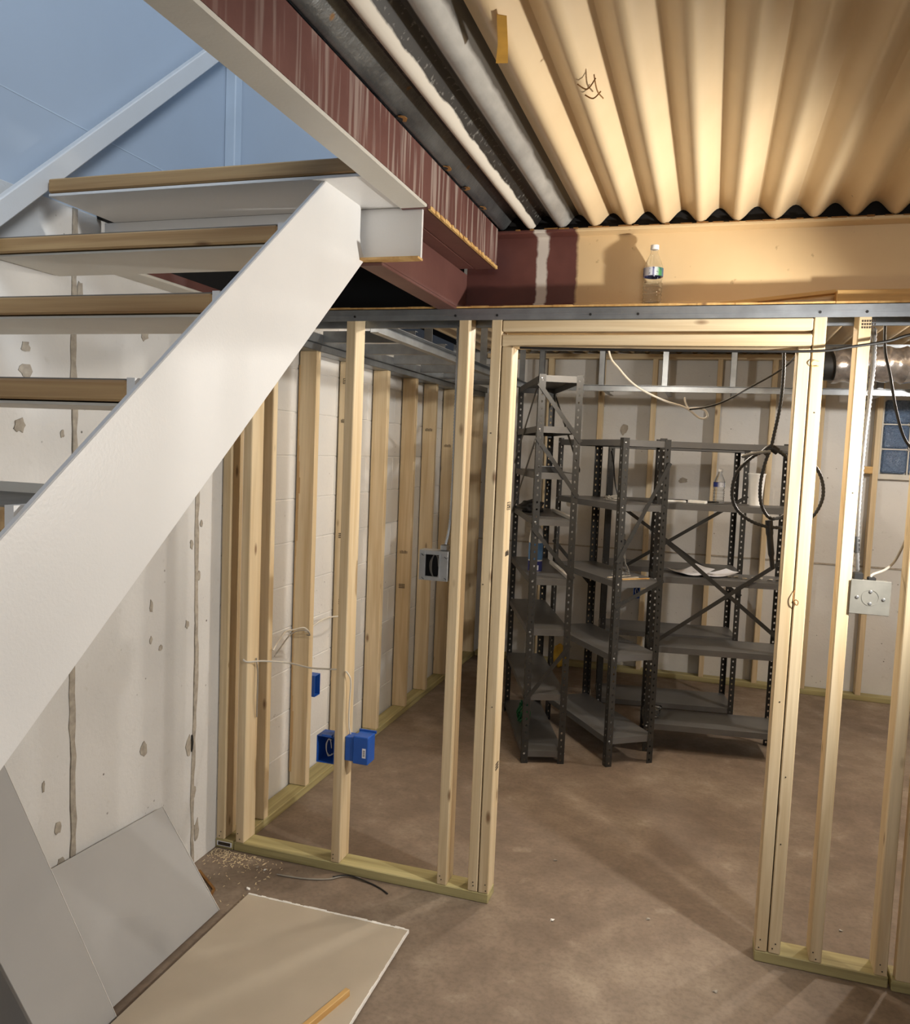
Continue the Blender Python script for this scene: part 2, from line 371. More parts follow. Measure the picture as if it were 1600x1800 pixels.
# left wall: mortar core, parged panels in front of the partition, painted blocks behind it
wl = structure(MB().box((-0.22, -5.2, 0.0), (-0.003, 3.64, 2.36)).build('wall_left', M['wall_paint']))
seams = [-5.2, -3.37, -2.72, -2.09, -1.45, -0.805, -0.165, -0.002]
for a, b in zip(seams[:-1], seams[1:]):
    MB().box((-0.02, a+0.006, 0.0), (0.0, b-0.006, 2.36)).build('wall_panel', M['wall_paint'], wl, 0.002)
def seam(y, zs, w, seed):
    rd = random.Random(seed); L = []; R = []
    n = 46
    for i in range(n+1):
        z = zs[0]+(zs[1]-zs[0])*i/n; yy = y+0.006*math.sin(i*0.31+seed)
        L.append((0.0, yy-w*(0.55+0.7*rd.random()), z)); R.append((0.0, yy+w*(0.55+0.7*rd.random()), z))
    m = MB(); v = L+R; n1 = n+1
    m.add([(0.0022+0.001*rd.random(), p[1], p[2]) for p in v]+[(-0.003, p[1], p[2]) for p in v],
          [(i, i+n1, i+n1+1, i+1) for i in range(n)]+[(i, i+1, i+1+2*n1, i+2*n1) for i in range(n)]+[(i+n1, i+n1+2*n1, i+n1+1+2*n1, i+n1+1) for i in range(n)])
    return m
seam(-0.163, (0.0, 2.36), 0.011, 3).build('cement_seam', M['mortar'], wl)
seam(-0.803, (0.0, 2.36), 0.012, 5).build('cement_seam', M['mortar'], wl)
seam(-1.45, (0.0, 2.36), 0.010, 8).build('cement_seam', M['mortar'], wl)
chips = [(-0.988, 1.925, .022, .019), (-0.985, 1.858, .030, .024), (-1.01, 1.705, .026, .026), (-0.85, 1.685, .010, .014), (-0.482, 2.03, .022, .024),
         (-0.43, 1.09, .012, .026), (-0.43, .965, .008, .014), (-0.375, .925, .013, .014), (-0.22, .98, .014, .020), (-0.46, .575, .024, .032),
         (-0.20, .50, .018, .045), (-0.86, .465, .018, .022), (-0.85, .345, .017, .024), (-0.14, 1.36, .010, .016), (-0.20, 1.285, .012, .020),
         (-0.78, 2.12, .016, .03), (-0.14, .13, .018, .055), (-0.15, 1.16, .014, .02), (-0.16, .30, .016, .03), (-0.92, .62, .006, .02), (-0.95, .42, .005, .03)]
for i, (y, z, ry, rz) in enumerate(chips):
    MB().prism([(0.0, a, b) for a, b in blob((y, z), ry*0.82, rz*0.9, 12, i+40)], (0.0026, 0, 0)).build('paint_chip', M['mortar'], wl)
MB().prism([(0.0, a, b) for a, b in blob((-0.178, 0.505), 0.008, 0.034, 9, 77)], (0.0034, 0, 0)).build('crack', M['tar'], wl)
bl, bh = 0.406, 0.2032
bme = {}
for r in range(12):
    z0 = r*bh; z1 = min(z0+bh, 2.36); off = (r % 2)*bl/2
    y = 0.001-off
    while y < 3.63:
        a, b = max(y, 0.0), min(y+bl, 3.635); y += bl
        if b-a < 0.03 or z1-z0 < 0.02: continue
        k = (round(b-a, 3), round(z1-z0, 3))
        if k not in bme: bme[k] = MB().box((-0.02, 0.002, 0.002), (0.0, k[0]-0.002, k[1]-0.002)).mesh('block', 0.0025)
        place('block', bme[k], M['wall_paint'], wl, Matrix.Translation((0, a, z0)))
wb = structure(MB().box((-0.22, 3.64, 0.0), (4.5, 3.86, 2.6)).build('wall_back', M['wall_paint']))
MB().box((0.0, 3.634, 0.955), (4.3, 3.641, 0.967)).build('wall_seam', M['mortar'], wb)
for i, (x, z, rx, rz) in enumerate([(1.67, 1.52, .035, .022), (1.72, .80, .03, .04), (2.03, .70, .035, .025), (0.80, 1.30, .02, .03), (1.27, .86, .025, .03), (1.2, 1.9, .03, .05), (2.6, 1.35, .01, .012), (2.52, .62, .02, .01)]):
    MB().prism([(a, 3.64, b) for a, b in blob((x, z), rx, rz, 11, i+90)], (0, -0.003, 0)).build('paint_chip', M['mortar'], wb)
structure(MB().box((4.3, -5.2, 0.0), (4.5, 3.64, 2.6)).build('wall_right', M['room_paint']))
structure(MB().box((-0.22, -5.4, 0.0), (4.5, -5.2, 2.6)).build('wall_rear', M['room_paint']))
# stairwell above
structure(MB().box((-0.22, -5.2, 2.36), (-0.002, 0.02, 4.9)).build('wall_left_upper', M['upper_paint']))
wu = structure(MB().box((-0.22, 0.02, 2.40), (1.02, 0.16, 4.9)).build('wall_landing_upper', M['upper_paint']))
structure(MB().box((1.02, 0.02, 2.62), (4.5, 0.16, 4.9)).build('wall_back_upper', M['upper_paint']))
structure(MB().box((4.3, -5.2, 2.62), (4.5, 0.02, 4.9)).build('wall_right_upper', M['upper_paint']))
structure(MB().box((-0.22, -5.4, 2.62), (4.5, -5.2, 4.9)).build('wall_rear_upper', M['upper_paint']))
structure(MB().box((-0.22, -5.4, 4.9), (4.5, 0.16, 5.0)).build('ceiling_upper', M['upper_paint']))
structure(MB().box((1.014, -5.2, 2.4755), (1.022, 0.018, 2.62)).build('added_daylight_stop', M['upper_paint']))  # slab edge added to block daylight leaking over the channel beam
structure(MB().box((1.022, -5.2, 2.545), (4.4, 3.86, 2.62)).build('floor_upper', M['void']))
structure(MB().box((-0.2, 0.16, 2.545), (1.022, 3.86, 2.62)).build('floor_upper_back', M['void']))
structure(MB().box((-0.001, -0.03, 2.40), (0.045, 0.019, 4.9)).build('trim_1', M['upper_trim'], None, 0.004))
structure(MB().box((-0.0021, -5.0, 2.603), (-0.0012, -0.03, 2.607)).build('trim_2', M['upper_trim']))

# corrugated steel deck over the front room: one rib per part
deck = structure(thing('ceiling', (2.6, -2.5, 2.48)))
def rib(x0, x1, y0, y1, zc, amp, mat):
    xc = (x0+x1)/2; n = 14; lo = []
    for i in range(n+1):
        t = i/n; s_ = (1+math.cos(2*math.pi*(t-0.5)))/2
        lo.append((x0+(x1-x0)*t, zc+amp*(1-s_)))
    m = MB(); v = [(x, y0, z) for x, z in lo]+[(x, y1, z) for x, z in lo]+[(x, y0, z+0.003) for x, z in lo]+[(x, y1, z+0.003) for x, z in lo]; k = n+1
    f = [(i, i+1, i+1+k, i+k) for i in range(n)]+[(i+2*k, i+3*k, i+1+3*k, i+1+2*k) for i in range(n)]+[(i, i+2*k, i+1+2*k, i+1) for i in range(n)]+[(i+k, i+1+k, i+1+3*k, i+3*k) for i in range(n)]
    m.add(v, f); return m.build('deck_rib', mat, deck, 0, True)
centres = [1.098, 1.201, 1.313, 1.432] + [1.548+i*0.1172 for i in range(24)]
edges = [1.046]+[(a+b)/2 for a, b in zip(centres[:-1], centres[1:])]+[centres[-1]+0.058]
for i, (a, b) in enumerate(zip(edges[:-1], edges[1:])):
    rib(a, b, -5.2, 0.062, 2.477, 0.044, M[('rib_dark', 'rib_cream', 'rib_zinc')[i]] if i < 3 else M['tan'])
for i in range(36):
    rib(0.0+i*0.1172, (i+1)*0.1172, 0.30, 3.63, 2.477, 0.044, M['tan'])
for i, (y, z) in enumerate([(-0.95, 2.483), (-0.60, 2.482), (-0.42, 2.484), (-0.22, 2.482)]):      # rusted burn-through holes in the blackened rib
    MB().prism([(a, b, 2.4765) for a, b in blob((1.105, y), 0.012, 0.02, 9, i+300)], (0, 0, -0.002)).build('rust_scab', M['rust'], deck)
    MB().prism([(a, b, 2.4745) for a, b in blob((1.100, y-0.004), 0.007, 0.013, 8, i+310)], (0, 0, -0.001)).build('rust_hole_shade', M['void'], deck)
structure(MB().box((1.02, 0.070, 2.4755), (4.3, 0.30, 2.544)).build('deck_gap_shade', M['void']))  # black strip painting the shade behind the deck ends
structure(MB().box((0.0, 0.16, 2.2), (0.93, 0.20, 2.544)).build('landing_void_shade', M['void']))  # black panel set in as the darkness under the landing

# ================================================================== STEEL BEAMS
t = thing('main_steel_beam', (2.6, 0.12, 2.21), 'long steel beam, tan paint over maroon primer, carrying the corrugated deck', 'beam')
MB().box((0.955, 0.118, 2.226), (4.3, 0.128, 2.462)).build('web', M['beam_paint'], t)
MB().box((0.955, 0.052, 2.462), (4.3, 0.160, 2.4745)).build('top_flange', M['beam_paint'], t, 0.003)
MB().box((0.955, 0.100, 2.212), (4.3, 0.160, 2.226)).build('bottom_flange', M['beam_paint'], t, 0.003)
rd = random.Random(4); m = MB()
for k in range(60):
    x = 1.15+3.1*k/60; m.box((x, 0.049, 2.470+0.003*rd.random()), (x+0.045*rd.random()+0.012, 0.055, 2.474+0.003*rd.random()))
m.build('flaking_edge', M['rust'], t)
t = thing('stairwell_channel_beam', (1.05, -2.5, 2.34), 'maroon steel channel with white drips and painted underside along the stair opening', 'beam')
MB().box((1.080, -5.2, 2.345), (1.090, 0.03, 2.474)).build('web', M['maroon_drip'], t)
MB().box((1.012, -5.2, 2.336), (1.0905, -0.715, 2.345)).build('bottom_flange', M['offwhite_paint'], t, 0.002)
MB().box((1.012, -0.715, 2.336), (1.094, 0.03, 2.345)).build('bare_flange', M['maroon'], t, 0.002)
MB().box((1.020, -5.2, 2.466), (1.080, 0.03, 2.4745)).build('top_flange', M['maroon'], t)
m = MB(); rd = random.Random(9)
for k in range(50):
    y = -0.70+0.73*k/50; m.box((1.088, y, 2.334), (1.094+0.004*rd.random(), y+0.014, 2.342+0.004*rd.random()))
m.build('paint_crust', M['raw_wood'], t)
t = thing('landing_support_beam', (0.95, -0.3, 2.19), 'short maroon steel beam under the landing, meeting the main beam', 'beam')
MB().box((0.944, -0.695, 2.20), (0.956, 0.115, 2.335)).build('web', M['maroon'], t)
MB().prism([(0.885, -0.695, 2.19), (0.957, -0.695, 2.19), (0.957, 0.050, 2.19), (0.940, 0.10, 2.19), (0.885, 0.10, 2.19)], (0, 0, 0.010)).build('bottom_flange', M['maroon'], t, 0.002)
MB().box((0.92, -0.66, 2.336), (1.010, 0.02, 2.346)).build('top_plate', M['maroon'], t, 0.002)
t = thing('wall_ledger_beam', (0.06, -0.3, 2.2), 'cream edged steel ledger under the landing against white wall', 'beam')
MB().box((0.002, -0.66, 2.20), (0.094, 0.155, 2.21)).build('bottom_flange', M['offwhite_paint'], t, 0.002)
MB().box((0.080, -0.66, 2.21), (0.092, 0.155, 2.238)).build('web', M['maroon'], t)
MB().box((0.004, -0.66, 2.238), (0.084, 0.155, 2.342)).build('void_shade', M['void'], t)  # black box painting the unlit space above the ledger

# ================================================================== STAIRCASE
t = thing('staircase', (0.45, -3.0, 0.0), 'white steel staircase with open risers and wooden treads climbing along white wall', 'staircase')
sl = 0.8245
low = lambda y: 2.210+(y+0.693)*sl
upp = lambda y: 2.352+(y+0.933)*sl
ybot = -0.693-2.210/sl; ytop0 = -0.933-2.352/sl
poly = [(-0.933, 2.352), (-0.745, 2.352), (-0.728, 2.338), (-0.728, 2.262), (-0.722, 2.240), (-0.693, 2.205), (ybot, 0.0), (ytop0, 0.0)]
MB().prism([(0.889, y, z) for y, z in poly], (0.013, 0, 0)).build('stringer', M['white_paint'], t, 0.002)
nos = [(-1.121, 2.190), (-1.375, 1.985), (-1.628, 1.785), (-1.890, 1.573)]
for k in range(4, 10): nos.append((-1.890-0.2535*(k-3), 1.573-0.203*(k-3)))
for y, z in nos:
    if z < 0.1: continue
    tr = board('tread', (0.02, y+0.118, z-0.019), (0.868, y+0.118, z-0.019), 0.236, 0.038, (0, 1, 0), M['old_wood'], t, 0.004)
    MB().box((0.02, y+0.004, z), (0.868, y+0.234, z+0.0025)).build('tread_paint', M['tread_grey'], tr)
    pan = MB(); pan.box((0.012, y+0.010, z-0.046), (0.889, y+0.246, z-0.041)); pan.box((0.012, y+0.238, z-0.041), (0.889, y+0.246, z+0.02))
    pan.build('tread_pan', M['offwhite_paint'], tr)
    MB().box((0.872, y-0.002, z-0.041), (0.889, y+0.20, z+0.004)).build('tread_bracket', M['white_paint'], tr)
ln = board('landing_nosing', (0.056, -0.84, 2.372), (1.006, -0.84, 2.372), 0.25, 0.038, (0, 1, 0), M['old_wood'], t, 0.004)
MB().box((0.004, -0.714, 2.353), (1.006, 0.0, 2.391)).build('landing_floor', M['void'], t)  # blackened so the space beneath reads as an unlit void
MB().box((0.056, -0.962, 2.343), (1.078, -0.70, 2.351)).build('landing_plate', M['white_paint'], t, 0.001)
MB().box((0.02, -0.700, 2.205), (1.072, -0.690, 2.343)).build('landing_header', M['white_paint'], t, 0.001)
MB().box((0.02, -0.728, 2.199), (1.074, -0.690, 2.205)).build('header_lip', M['raw_wood'], t)
zr = lambda y: 2.217+(y+1.119)*0.879
MB().prism([(0.022, -2.6, zr(-2.6)), (0.022, -0.03, zr(-0.03)), (0.022, -0.03, zr(-0.03)+0.074), (0.022, -2.6, zr(-2.6)+0.074)], (0.028, 0, 0)).build('handrail', M['white_paint'], t, 0.003)
for y in (-2.2, -1.4, -0.5):
    MB().box((-0.001, y, zr(y)+0.02), (0.022, y+0.03, zr(y)+0.05)).build('rail_bracket', M['steel'], t)

# ================================================================== FRONT PARTITION
H = 2.150
pt = thing('front_partition', (1.3, 0.045, 0.0), 'pine stud partition with open doorway under a galvanised top track', 'partition')
def stud(xc, name='stud', parent=pt, yc=0.0445, z0=0.038, z1=H+0.02, w=0.038, d=0.089, mat=None, lean=0.0):
    return board(name, (xc+lean, yc, z0), (xc, yc, z1), w, d, (1, 0, 0), mat or M['lumber'], parent)
stud(0.021); stud(0.112); stud(0.544); stud(0.988); 
stud(1.110, 'king_stud'); stud(1.152, 'jack_stud', z1=2.058)
stud(2.127, 'jack_stud', z1=2.058); stud(2.169, 'king_stud'); stud(2.297)
stud(2.493)
board('stud', (2.5785, 0.010, 0.038), (2.5785, 0.010, H+0.02), 0.089, 0.038, (1, 0, 0), M['lumber'], pt)
board('bottom_plate', (-0.002, 0.0445, 0.019), (0.083, 0.0445, 0.019), 0.089, 0.038, (0, 1, 0), M['treated'], pt)
board('bottom_plate', (0.085, 0.0445, 0.019), (1.172, 0.0445, 0.019), 0.089, 0.038, (0, 1, 0), M['treated'], pt)
board('bottom_plate', (2.107, 0.0445, 0.019), (2.516, 0.0445, 0.019), 0.089, 0.038, (0, 1, 0), M['treated'], pt)
board('bottom_plate', (2.524, 0.035, 0.019), (3.6, 0.035, 0.019), 0.089, 0.038, (0, 1, 0), M['treated'], pt)
for x in (2.95, 3.36, 3.58): stud(x, z1=H+0.02)
board('header', (1.131, 0.0445, 2.130), (2.148, 0.0445, 2.130), 0.089, 0.039, (0, 1, 0), M['lumber'], pt)
board('header', (1.131, 0.0445, 2.0785), (2.148, 0.0445, 2.0785), 0.089, 0.041, (0, 1, 0), M['lumber'], pt)
tk = MB(); tk.box((0.0, -0.003, H), (4.3, -0.001, 2.192)); tk.box((0.0, -0.003, 2.190), (4.3, 0.094, 2.192)); tk.box((0.0, 0.092, H-0.012), (4.3, 0.094, 2.192)); tk.box((0.0, 0.090, H-0.012), (4.3, 0.104, H-0.010)); tk.box((0.0, -0.0045, 2.166), (4.3, -0.003, 2.172))
trk = tk.build('top_track', M['steel'], pt)
for x in (0.56, 0.955, 1.11, 2.165, 2.30, 1.44, 1.6):
    MB().tube([(x, -0.003, 2.166), (x, -0.0065, 2.166)], 0.0045, 8).build('screw', M['black'], trk)
m = MB(); rd = random.Random(2)
for k in range(70):
    x = 0.05+4.2*k/70; m.box((x, -0.004+0.004*rd.random(), 2.1925), (x+4.2/70+0.006, 0.098, 2.1985+0.002*rd.random()))
m.build('ledge_board', M['raw_wood'], pt)
stampmesh = {}
def stamp(kind):
    if kind in stampmesh: return stampmesh[kind]
    m = MB(); rd = random.Random(hash(kind) % 97 if isinstance(kind, str) else kind)
    if kind == 'bars':                     # row of upright strokes
        for i in range(7): m.box((i*0.0075, 0, 0), (i*0.0075+0.0028, 0.0008, 0.020 if i % 3 else 0.016))
    elif kind == 'box':                    # framed grade mark
        for a, b in (((0, 0), (0.05, 0.002)), ((0, 0.026), (0.05, 0.028)), ((0, 0), (0.002, 0.028)), ((0.048, 0), (0.05, 0.028)), ((0.024, 0), (0.0255, 0.028))): m.box((a[0], 0, a[1]), (b[0], 0.0008, b[1]))
        m.prism([(0.030, 0, 0.006), (0.045, 0, 0.006), (0.0375, 0, 0.021)], (0, 0.0008, 0))
        m.box((0.006, 0, 0.015), (0.019, 0.0008, 0.019)); m.box((0.006, 0, 0.007), (0.019, 0.0008, 0.010))
    else:                                   # three short printed lines
        for j in range(3):
            for i in range(6): m.box((i*0.007, 0, j*0.010), (i*0.007+0.0045, 0.0008, j*0.010+0.006))
    stampmesh[kind] = m.mesh('grade_stamp'); return stampmesh[kind]
def put_stamp(kind, loc, face, parent, roll=0.0):
    """face: '-y' printed on the camera side, '+x' printed on the right side"""
    R = Matrix.Identity(4) if face == '-y' else Matrix.Rotation(math.radians(90), 4, 'Z')
    mw = Matrix.Translation(loc) @ R @ Matrix.Rotation(roll, 4, 'Y') @ Matrix.Translation((0, -0.0008, 0))
    place('grade_stamp', stamp(kind), M['ink'], parent, mw)
q = math.radians(90)
put_stamp('bars', (1.1712, 0.03, 1.305), '+x', pt); put_stamp('box', (1.1712, 0.025, 1.475), '+x', pt); put_stamp('lines', (1.1712, 0.03, 0.50), '+x', pt)
put_stamp('bars', (2.545, -0.0092, 0.745), '-y', pt); put_stamp('box', (2.540, -0.0092, 0.525), '-y', pt)
put_stamp('lines', (2.288, -0.0002, 2.115), '-y', pt)
mp = MB().box((0.006, -0.0008, 0.010), (0.076, 0.0, 0.030)); lab = mp.build('plate_tag', M['paper'], pt)
MB().box((0.012, -0.0014, 0.013), (0.070, -0.0008, 0.027)).build('tag_print', M['ink'], lab)
# small nails in the stud faces
nail = MB().tube([(0, 0, 0), (0, -0.0012, 0)], 0.0024, 6).mesh('nail_head')
for x in (0.021, 0.112, 0.544, 0.988, 1.11, 1.152, 2.127, 2.169, 2.297, 2.493):
    for z in (0.055, 0.075): place('nail_head', nail, M['black'], pt, Matrix.Translation((x+random.uniform(-.01, .01), 0.0, z+random.uniform(-.006, .006))))
for x, z in ((1.10, 1.2), (1.155, .75), (2.13, .9), (2.165, .65), (2.165, .42), (1.105, 1.75), (2.17, 1.85), (2.30, 1.6)): place('nail_head', nail, M['black'], pt, Matrix.Translation((x, 0.0, z)))

# ================================================================== LEFT WALL FRAMING
lf = thing('left_wall_framing', (0.055, 1.7, 0.0), 'row of pine studs standing along the white block wall', 'wall framing')
XF = 0.0535
for i, y in enumerate((0.215, 0.60, 1.03, 1.467, 1.93, 2.32, 2.74, 3.15, 3.48)):
    board('stud', (XF, y+0.019, 0.038), (XF, y+0.019, 2.115), 0.089, 0.038, (1, 0, 0), M['lumber'], lf)
m = MB(); rd = random.Random(31)                        # bark left on the wavy edge of one stud
for k in range(26):
    z = 0.1+1.95*k/26; w = 0.004+0.012*max(0, math.sin(z*5.2+0.5))*(0.6+0.5*rd.random())
    m.box((0.0075, 0.5985, z), (0.009+w, 0.600, z+1.95/26))
m.build('bark_edge', M['old_wood'], lf)
board('bottom_plate', (XF, 0.092, 0.019), (XF, 3.54, 0.019), 0.089, 0.038, (1, 0, 0), M['treated'], lf)
board('top_plate', (XF, 0.106, 2.132), (XF, 3.54, 2.132), 0.089, 0.034, (1, 0, 0), M['steel'], lf)
put_stamp('box', (0.03, 1.0288, 2.00), '-y', lf); put_stamp('bars', (0.025, 1.0288, 1.80), '-y', lf); put_stamp('lines', (0.03, 1.0288, 1.2), '-y', lf)
put_stamp('bars', (0.03, 1.9288, 1.02), '-y', lf); put_stamp('bars', (0.03, 2.3188, 1.80), '-y', lf); put_stamp('bars', (0.03, 2.7388, 1.70), '-y', lf); put_stamp('lines', (0.03, 1.9288, 0.80), '-y', lf); put_stamp('lines', (0.04, 2.3188, 0.95), '-y', lf); put_stamp('lines', (0.04, 1.0288, 0.85), '-y', lf)

# ================================================================== BACK WALL FRAMING
bf = thing('back_wall_framing', (2.0, 3.585, 0.0), 'pine stud framing along the far white wall behind the shelving', 'wall framing')
for x in (0.22, 0.62, 1.022, 1.42, 1.888, 2.27, 2.60, 2.975, 3.38, 3.8):
    board('stud', (x, 3.5845, 0.038), (x, 3.5845, 2.43), 0.038, 0.089, (1, 0, 0), M['lumber'], bf)
board('bottom_plate', (0.10, 3.5845, 0.019), (4.25, 3.5845, 0.019), 0.089, 0.038, (0, 1, 0), M['treated'], bf)
board('top_plate', (0.10, 3.5845, 2.449), (4.25, 3.5845, 2.449), 0.089, 0.038, (0, 1, 0), M['lumber'], bf)
board('window_block', (2.86, 3.56, 1.66), (2.957, 3.56, 1.66), 0.04, 0.05, (0, 1, 0), M['raw_wood'], bf)
# glass block window
wn = structure(thing('window_1', (3.25, 3.62, 1.62)))
gme = MB().box((-0.082, -0.03, -0.082), (0.082, 0.03, 0.082)).mesh('glass_block', 0.012)
for i in range(3):
    for j in range(3): place('glass_block', gme, M['glass'], wn, Matrix.Translation((3.10+i*0.176, 3.632, 1.725+j*0.176)))
fm = MB(); fm.box((3.0, 3.60, 1.60), (3.56, 3.66, 1.636)); fm.box((3.0, 3.60, 1.636), (3.014, 3.66, 2.18)); fm.box((3.54, 3.60, 1.636), (3.56, 3.66, 2.18))
for i in (1, 2): fm.box((3.184+0.176*(i-1), 3.61, 1.636), (3.192+0.176*(i-1), 3.66, 2.17))
for j in (1, 2): fm.box((3.014, 3.61, 1.809+0.176*(j-1)), (3.54, 3.66, 1.817+0.176*(j-1)))
fm.build('window_grout', M['offwhite_paint'], wn)

# ================================================================== STEEL SOFFIT FRAMING
sf = thing('soffit_framing', (1.2, 1.6, 2.14), 'galvanised steel soffit grid hung below the rear ceiling', 'steel framing')
def angle(p0, p1, w, h, leg, name='steel_runner'):
    """open channel, web h tall, legs w wide"""
    m = MB(); p0 = Vector(p0); p1 = Vector(p1); d = (p1-p0).normalized(); sd = d.cross(Vector((0, 0, 1))).normalized()*leg
    m.bar(p0+Vector((0, 0, h/2)), p1+Vector((0, 0, h/2)), 0.002, h)
    m.bar(p0+sd*w/2, p1+sd*w/2, w, 0.002); m.bar(p0+sd*w/2+Vector((0, 0, h)), p1+sd*w/2+Vector((0, 0, h)), w, 0.002)
    return m.build(name, M['steel'], sf)
angle((0.112, 0.106, 2.150), (0.112, 3.54, 2.150), 0.035, 0.04, -1, 'wall_angle')
angle((0.575, 0.108, 2.125), (0.575, 3.00, 2.125), 0.035, 0.045, 1)
for y in (0.62, 1.05, 1.5, 1.95, 2.4, 2.8): angle((0.115, y, 2.156), (0.57, y, 2.156), 0.032, 0.05, -1, 'cross_stud')
angle((0.58, 3.0, 2.14), (4.28, 3.0, 2.14), 0.032, 0.04, 1)
angle((0.58, 3.0, 2.42), (4.28, 3.0, 2.42), 0.032, 0.04, 1)
for x in (0.66, 1.09, 1.525, 1.972, 2.42, 2.87, 3.3): 
    m = MB(); m.box((x-0.02, 2.998, 2.18), (x+0.02, 3.0, 2.42)); m.box((x-0.02, 2.998, 2.18), (x-0.018, 3.03, 2.42)); m.box((x+0.018, 2.998, 2.18), (x+0.02, 3.03, 2.42)); m.build('hanger_stud', M['steel'], sf)
    angle((x, 3.03, 2.146), (x, 3.53, 2.146), 0.03, 0.03, 1, 'cross_stud')
for y in (0.75, 1.7, 2.7):
    m = MB(); m.box((0.565, y, 2.17), (0.605, y+0.002, 2.476)); m.build('hanger_strap', M['steel'], sf)

# flexible foil duct under the rear ceiling
ds = thing('flexible_duct', (3.3, 2.75, 2.2), 'shiny wrinkled foil wrapped duct beside the glass block window', 'duct')
pts = []; rs = []
for i in range(60):
    a = i/59; pts.append((2.52+1.75*a, 2.62+0.12*math.sin(a*3), 2.285+0.02*math.sin(a*9))); rs.append(0.105+0.007*math.sin(i*1.9)+0.004*math.sin(i*5.1))
MB().tube(pts, rs, 20).build('foil_jacket', M['duct'], ds, 0, True)
MB().tube([(2.46, 2.615, 2.285), (2.53, 2.62, 2.285)], 0.088, 20).build('duct_collar', M['black'], ds, 0, True)
for x in (2.7, 3.4): MB().box((x, 2.60, 2.36), (x+0.03, 2.602, 2.476)).build('duct_strap', M['steel'], ds)

# ================================================================== SHELVING
def post_mesh(h, w=0.036, pitch=0.038, t=0.0022):
    m = MB()
    n = int(h/pitch)
    def seg(f, z0, z1, hole):
        a0, a1 = 0.0, w
        if not hole:
            p = [(a0, z0), (a1, z0), (a1, z1), (a0, z1)]
            m.add([f(a, 0, z) for a, z in p]+[f(a, t, z) for a, z in p], [(0, 1, 2, 3), (7, 6, 5, 4), (0, 4, 5, 1), (1, 5, 6, 2), (2, 6, 7, 3), (3, 7, 4, 0)]); return
        c = (w*0.55, (z0+z1)/2); out = [(a0, z0), (c[0], z0), (a1, z0), (a1, c[1]), (a1, z1), (c[0], z1), (a0, z1), (a0, c[1])]
        inn = [(c[0]+0.0052*math.cos(q_), c[1]+0.0068*math.sin(q_)) for q_ in [math.radians(-135+45*k) for k in range(8)]]
        v = [f(a, 0, z) for a, z in out]+[f(a, 0, z) for a, z in inn]+[f(a, t, z) for a, z in out]+[f(a, t, z) for a, z in inn]
        fs = []
        for k in range(8):
            k2 = (k+1) % 8
            fs += [(k, k2, 8+k2, 8+k), (16+k2, 16+k, 24+k, 24+k2), (8+k, 8+k2, 24+k2, 24+k)]
        for k in (2, 3): fs.append((k, k+1, 16+k+1, 16+k))
        m.add(v, fs)
    for fl in (lambda a, b, z: (a, b, z), lambda a, b, z: (b, a, z)):
        for i in range(n): seg(fl, i*pitch, (i+1)*pitch, True)
        seg(fl, n*pitch, h, False)
    me = bpy.data.meshes.new('post'); me.from_pydata(m.v, [], m.f); me.update(); return me
def shelf_mesh(L, D, lip=0.034):
    m = MB(); t = 0.002
    m.box((0, 0, -t), (L, D, 0)); m.box((0, 0, -lip), (L, t, -t)); m.box((0, D-t, -lip), (L, D, -t)); m.box((0, t, -lip), (t, D-t, -t)); m.box((L-t, t, -lip), (L, D-t, -t))
    m.box((t, t, -lip), (L-t, 0.012, -lip+t)); m.box((t, D-0.012, -lip), (L-t, D-t, -lip+t))
    return m.mesh('shelf')
bolt = MB().lathe([(0.0055, 0), (0.0055, 0.002), (0.003, 0.004)], n=8).mesh('bolt')
def rack(label, fl, ang, L, D, H_, levels, braces=(), top_first=True):
    """fl: front left foot, local x along the front (L), local y to the back (D); braces: (corner a, z, corner b, z)"""
    t = thing('shelving_unit', (fl[0], fl[1], 0), label, 'shelving', 'grey perforated steel shelving units', rz=math.radians(ang))
    T = Matrix.Translation((fl[0], fl[1], 0)) @ Matrix.Rotation(math.radians(ang), 4, 'Z')
    pm = post_mesh(H_); pm.materials.append(M['grey_paint'])
    cs = {'fl': ((0, 0), 0), 'fr': ((L, 0), 90), 'br': ((L, D), 180), 'bl': ((0, D), 270)}
    for k, ((x, y), a) in cs.items():
        p = place('post', pm, None, t, T @ Matrix.Translation((x, y, 0)) @ Matrix.Rotation(math.radians(a), 4, 'Z'))
        for z in levels:
            for dx, rot in ((0.018, None),):
                Rl = Matrix.Rotation(math.radians(90), 4, 'X')
                place('bolt', bolt, M['zinc'], p, T @ Matrix.Translation((x, y, 0)) @ Matrix.Rotation(math.radians(a), 4, 'Z') @ Matrix.Translation((0.014, -0.0002, z-0.016)) @ Rl)
    sm = shelf_mesh(L-0.006, D-0.006); sm.materials.append(M['shelf_paint'])
    for z in levels: place('shelf', sm, None, t, T @ Matrix.Translation((0.003, 0.003, z)))
    for (ca, za, cb, zb, off) in braces:
        a = Vector((*cs[ca][0], za)); b = Vector((*cs[cb][0], zb))
        cen = Vector((L/2, D/2, 0)); mid = (a+b)/2
        if abs(a.x-b.x) < 1e-6: o_ = Vector((math.copysign(off, a.x-cen.x), 0, 0)); up = (1, 0, 0)
        else: o_ = Vector((0, math.copysign(off, a.y-cen.y), 0)); up = (0, 1, 0)
        MBb = MB().bar(T @ (a+o_), T @ (b+o_), 0.022, 0.0025, T.to_3x3() @ Vector(up)); MBb.build('brace', M['grey_paint'], t)
    return t, T
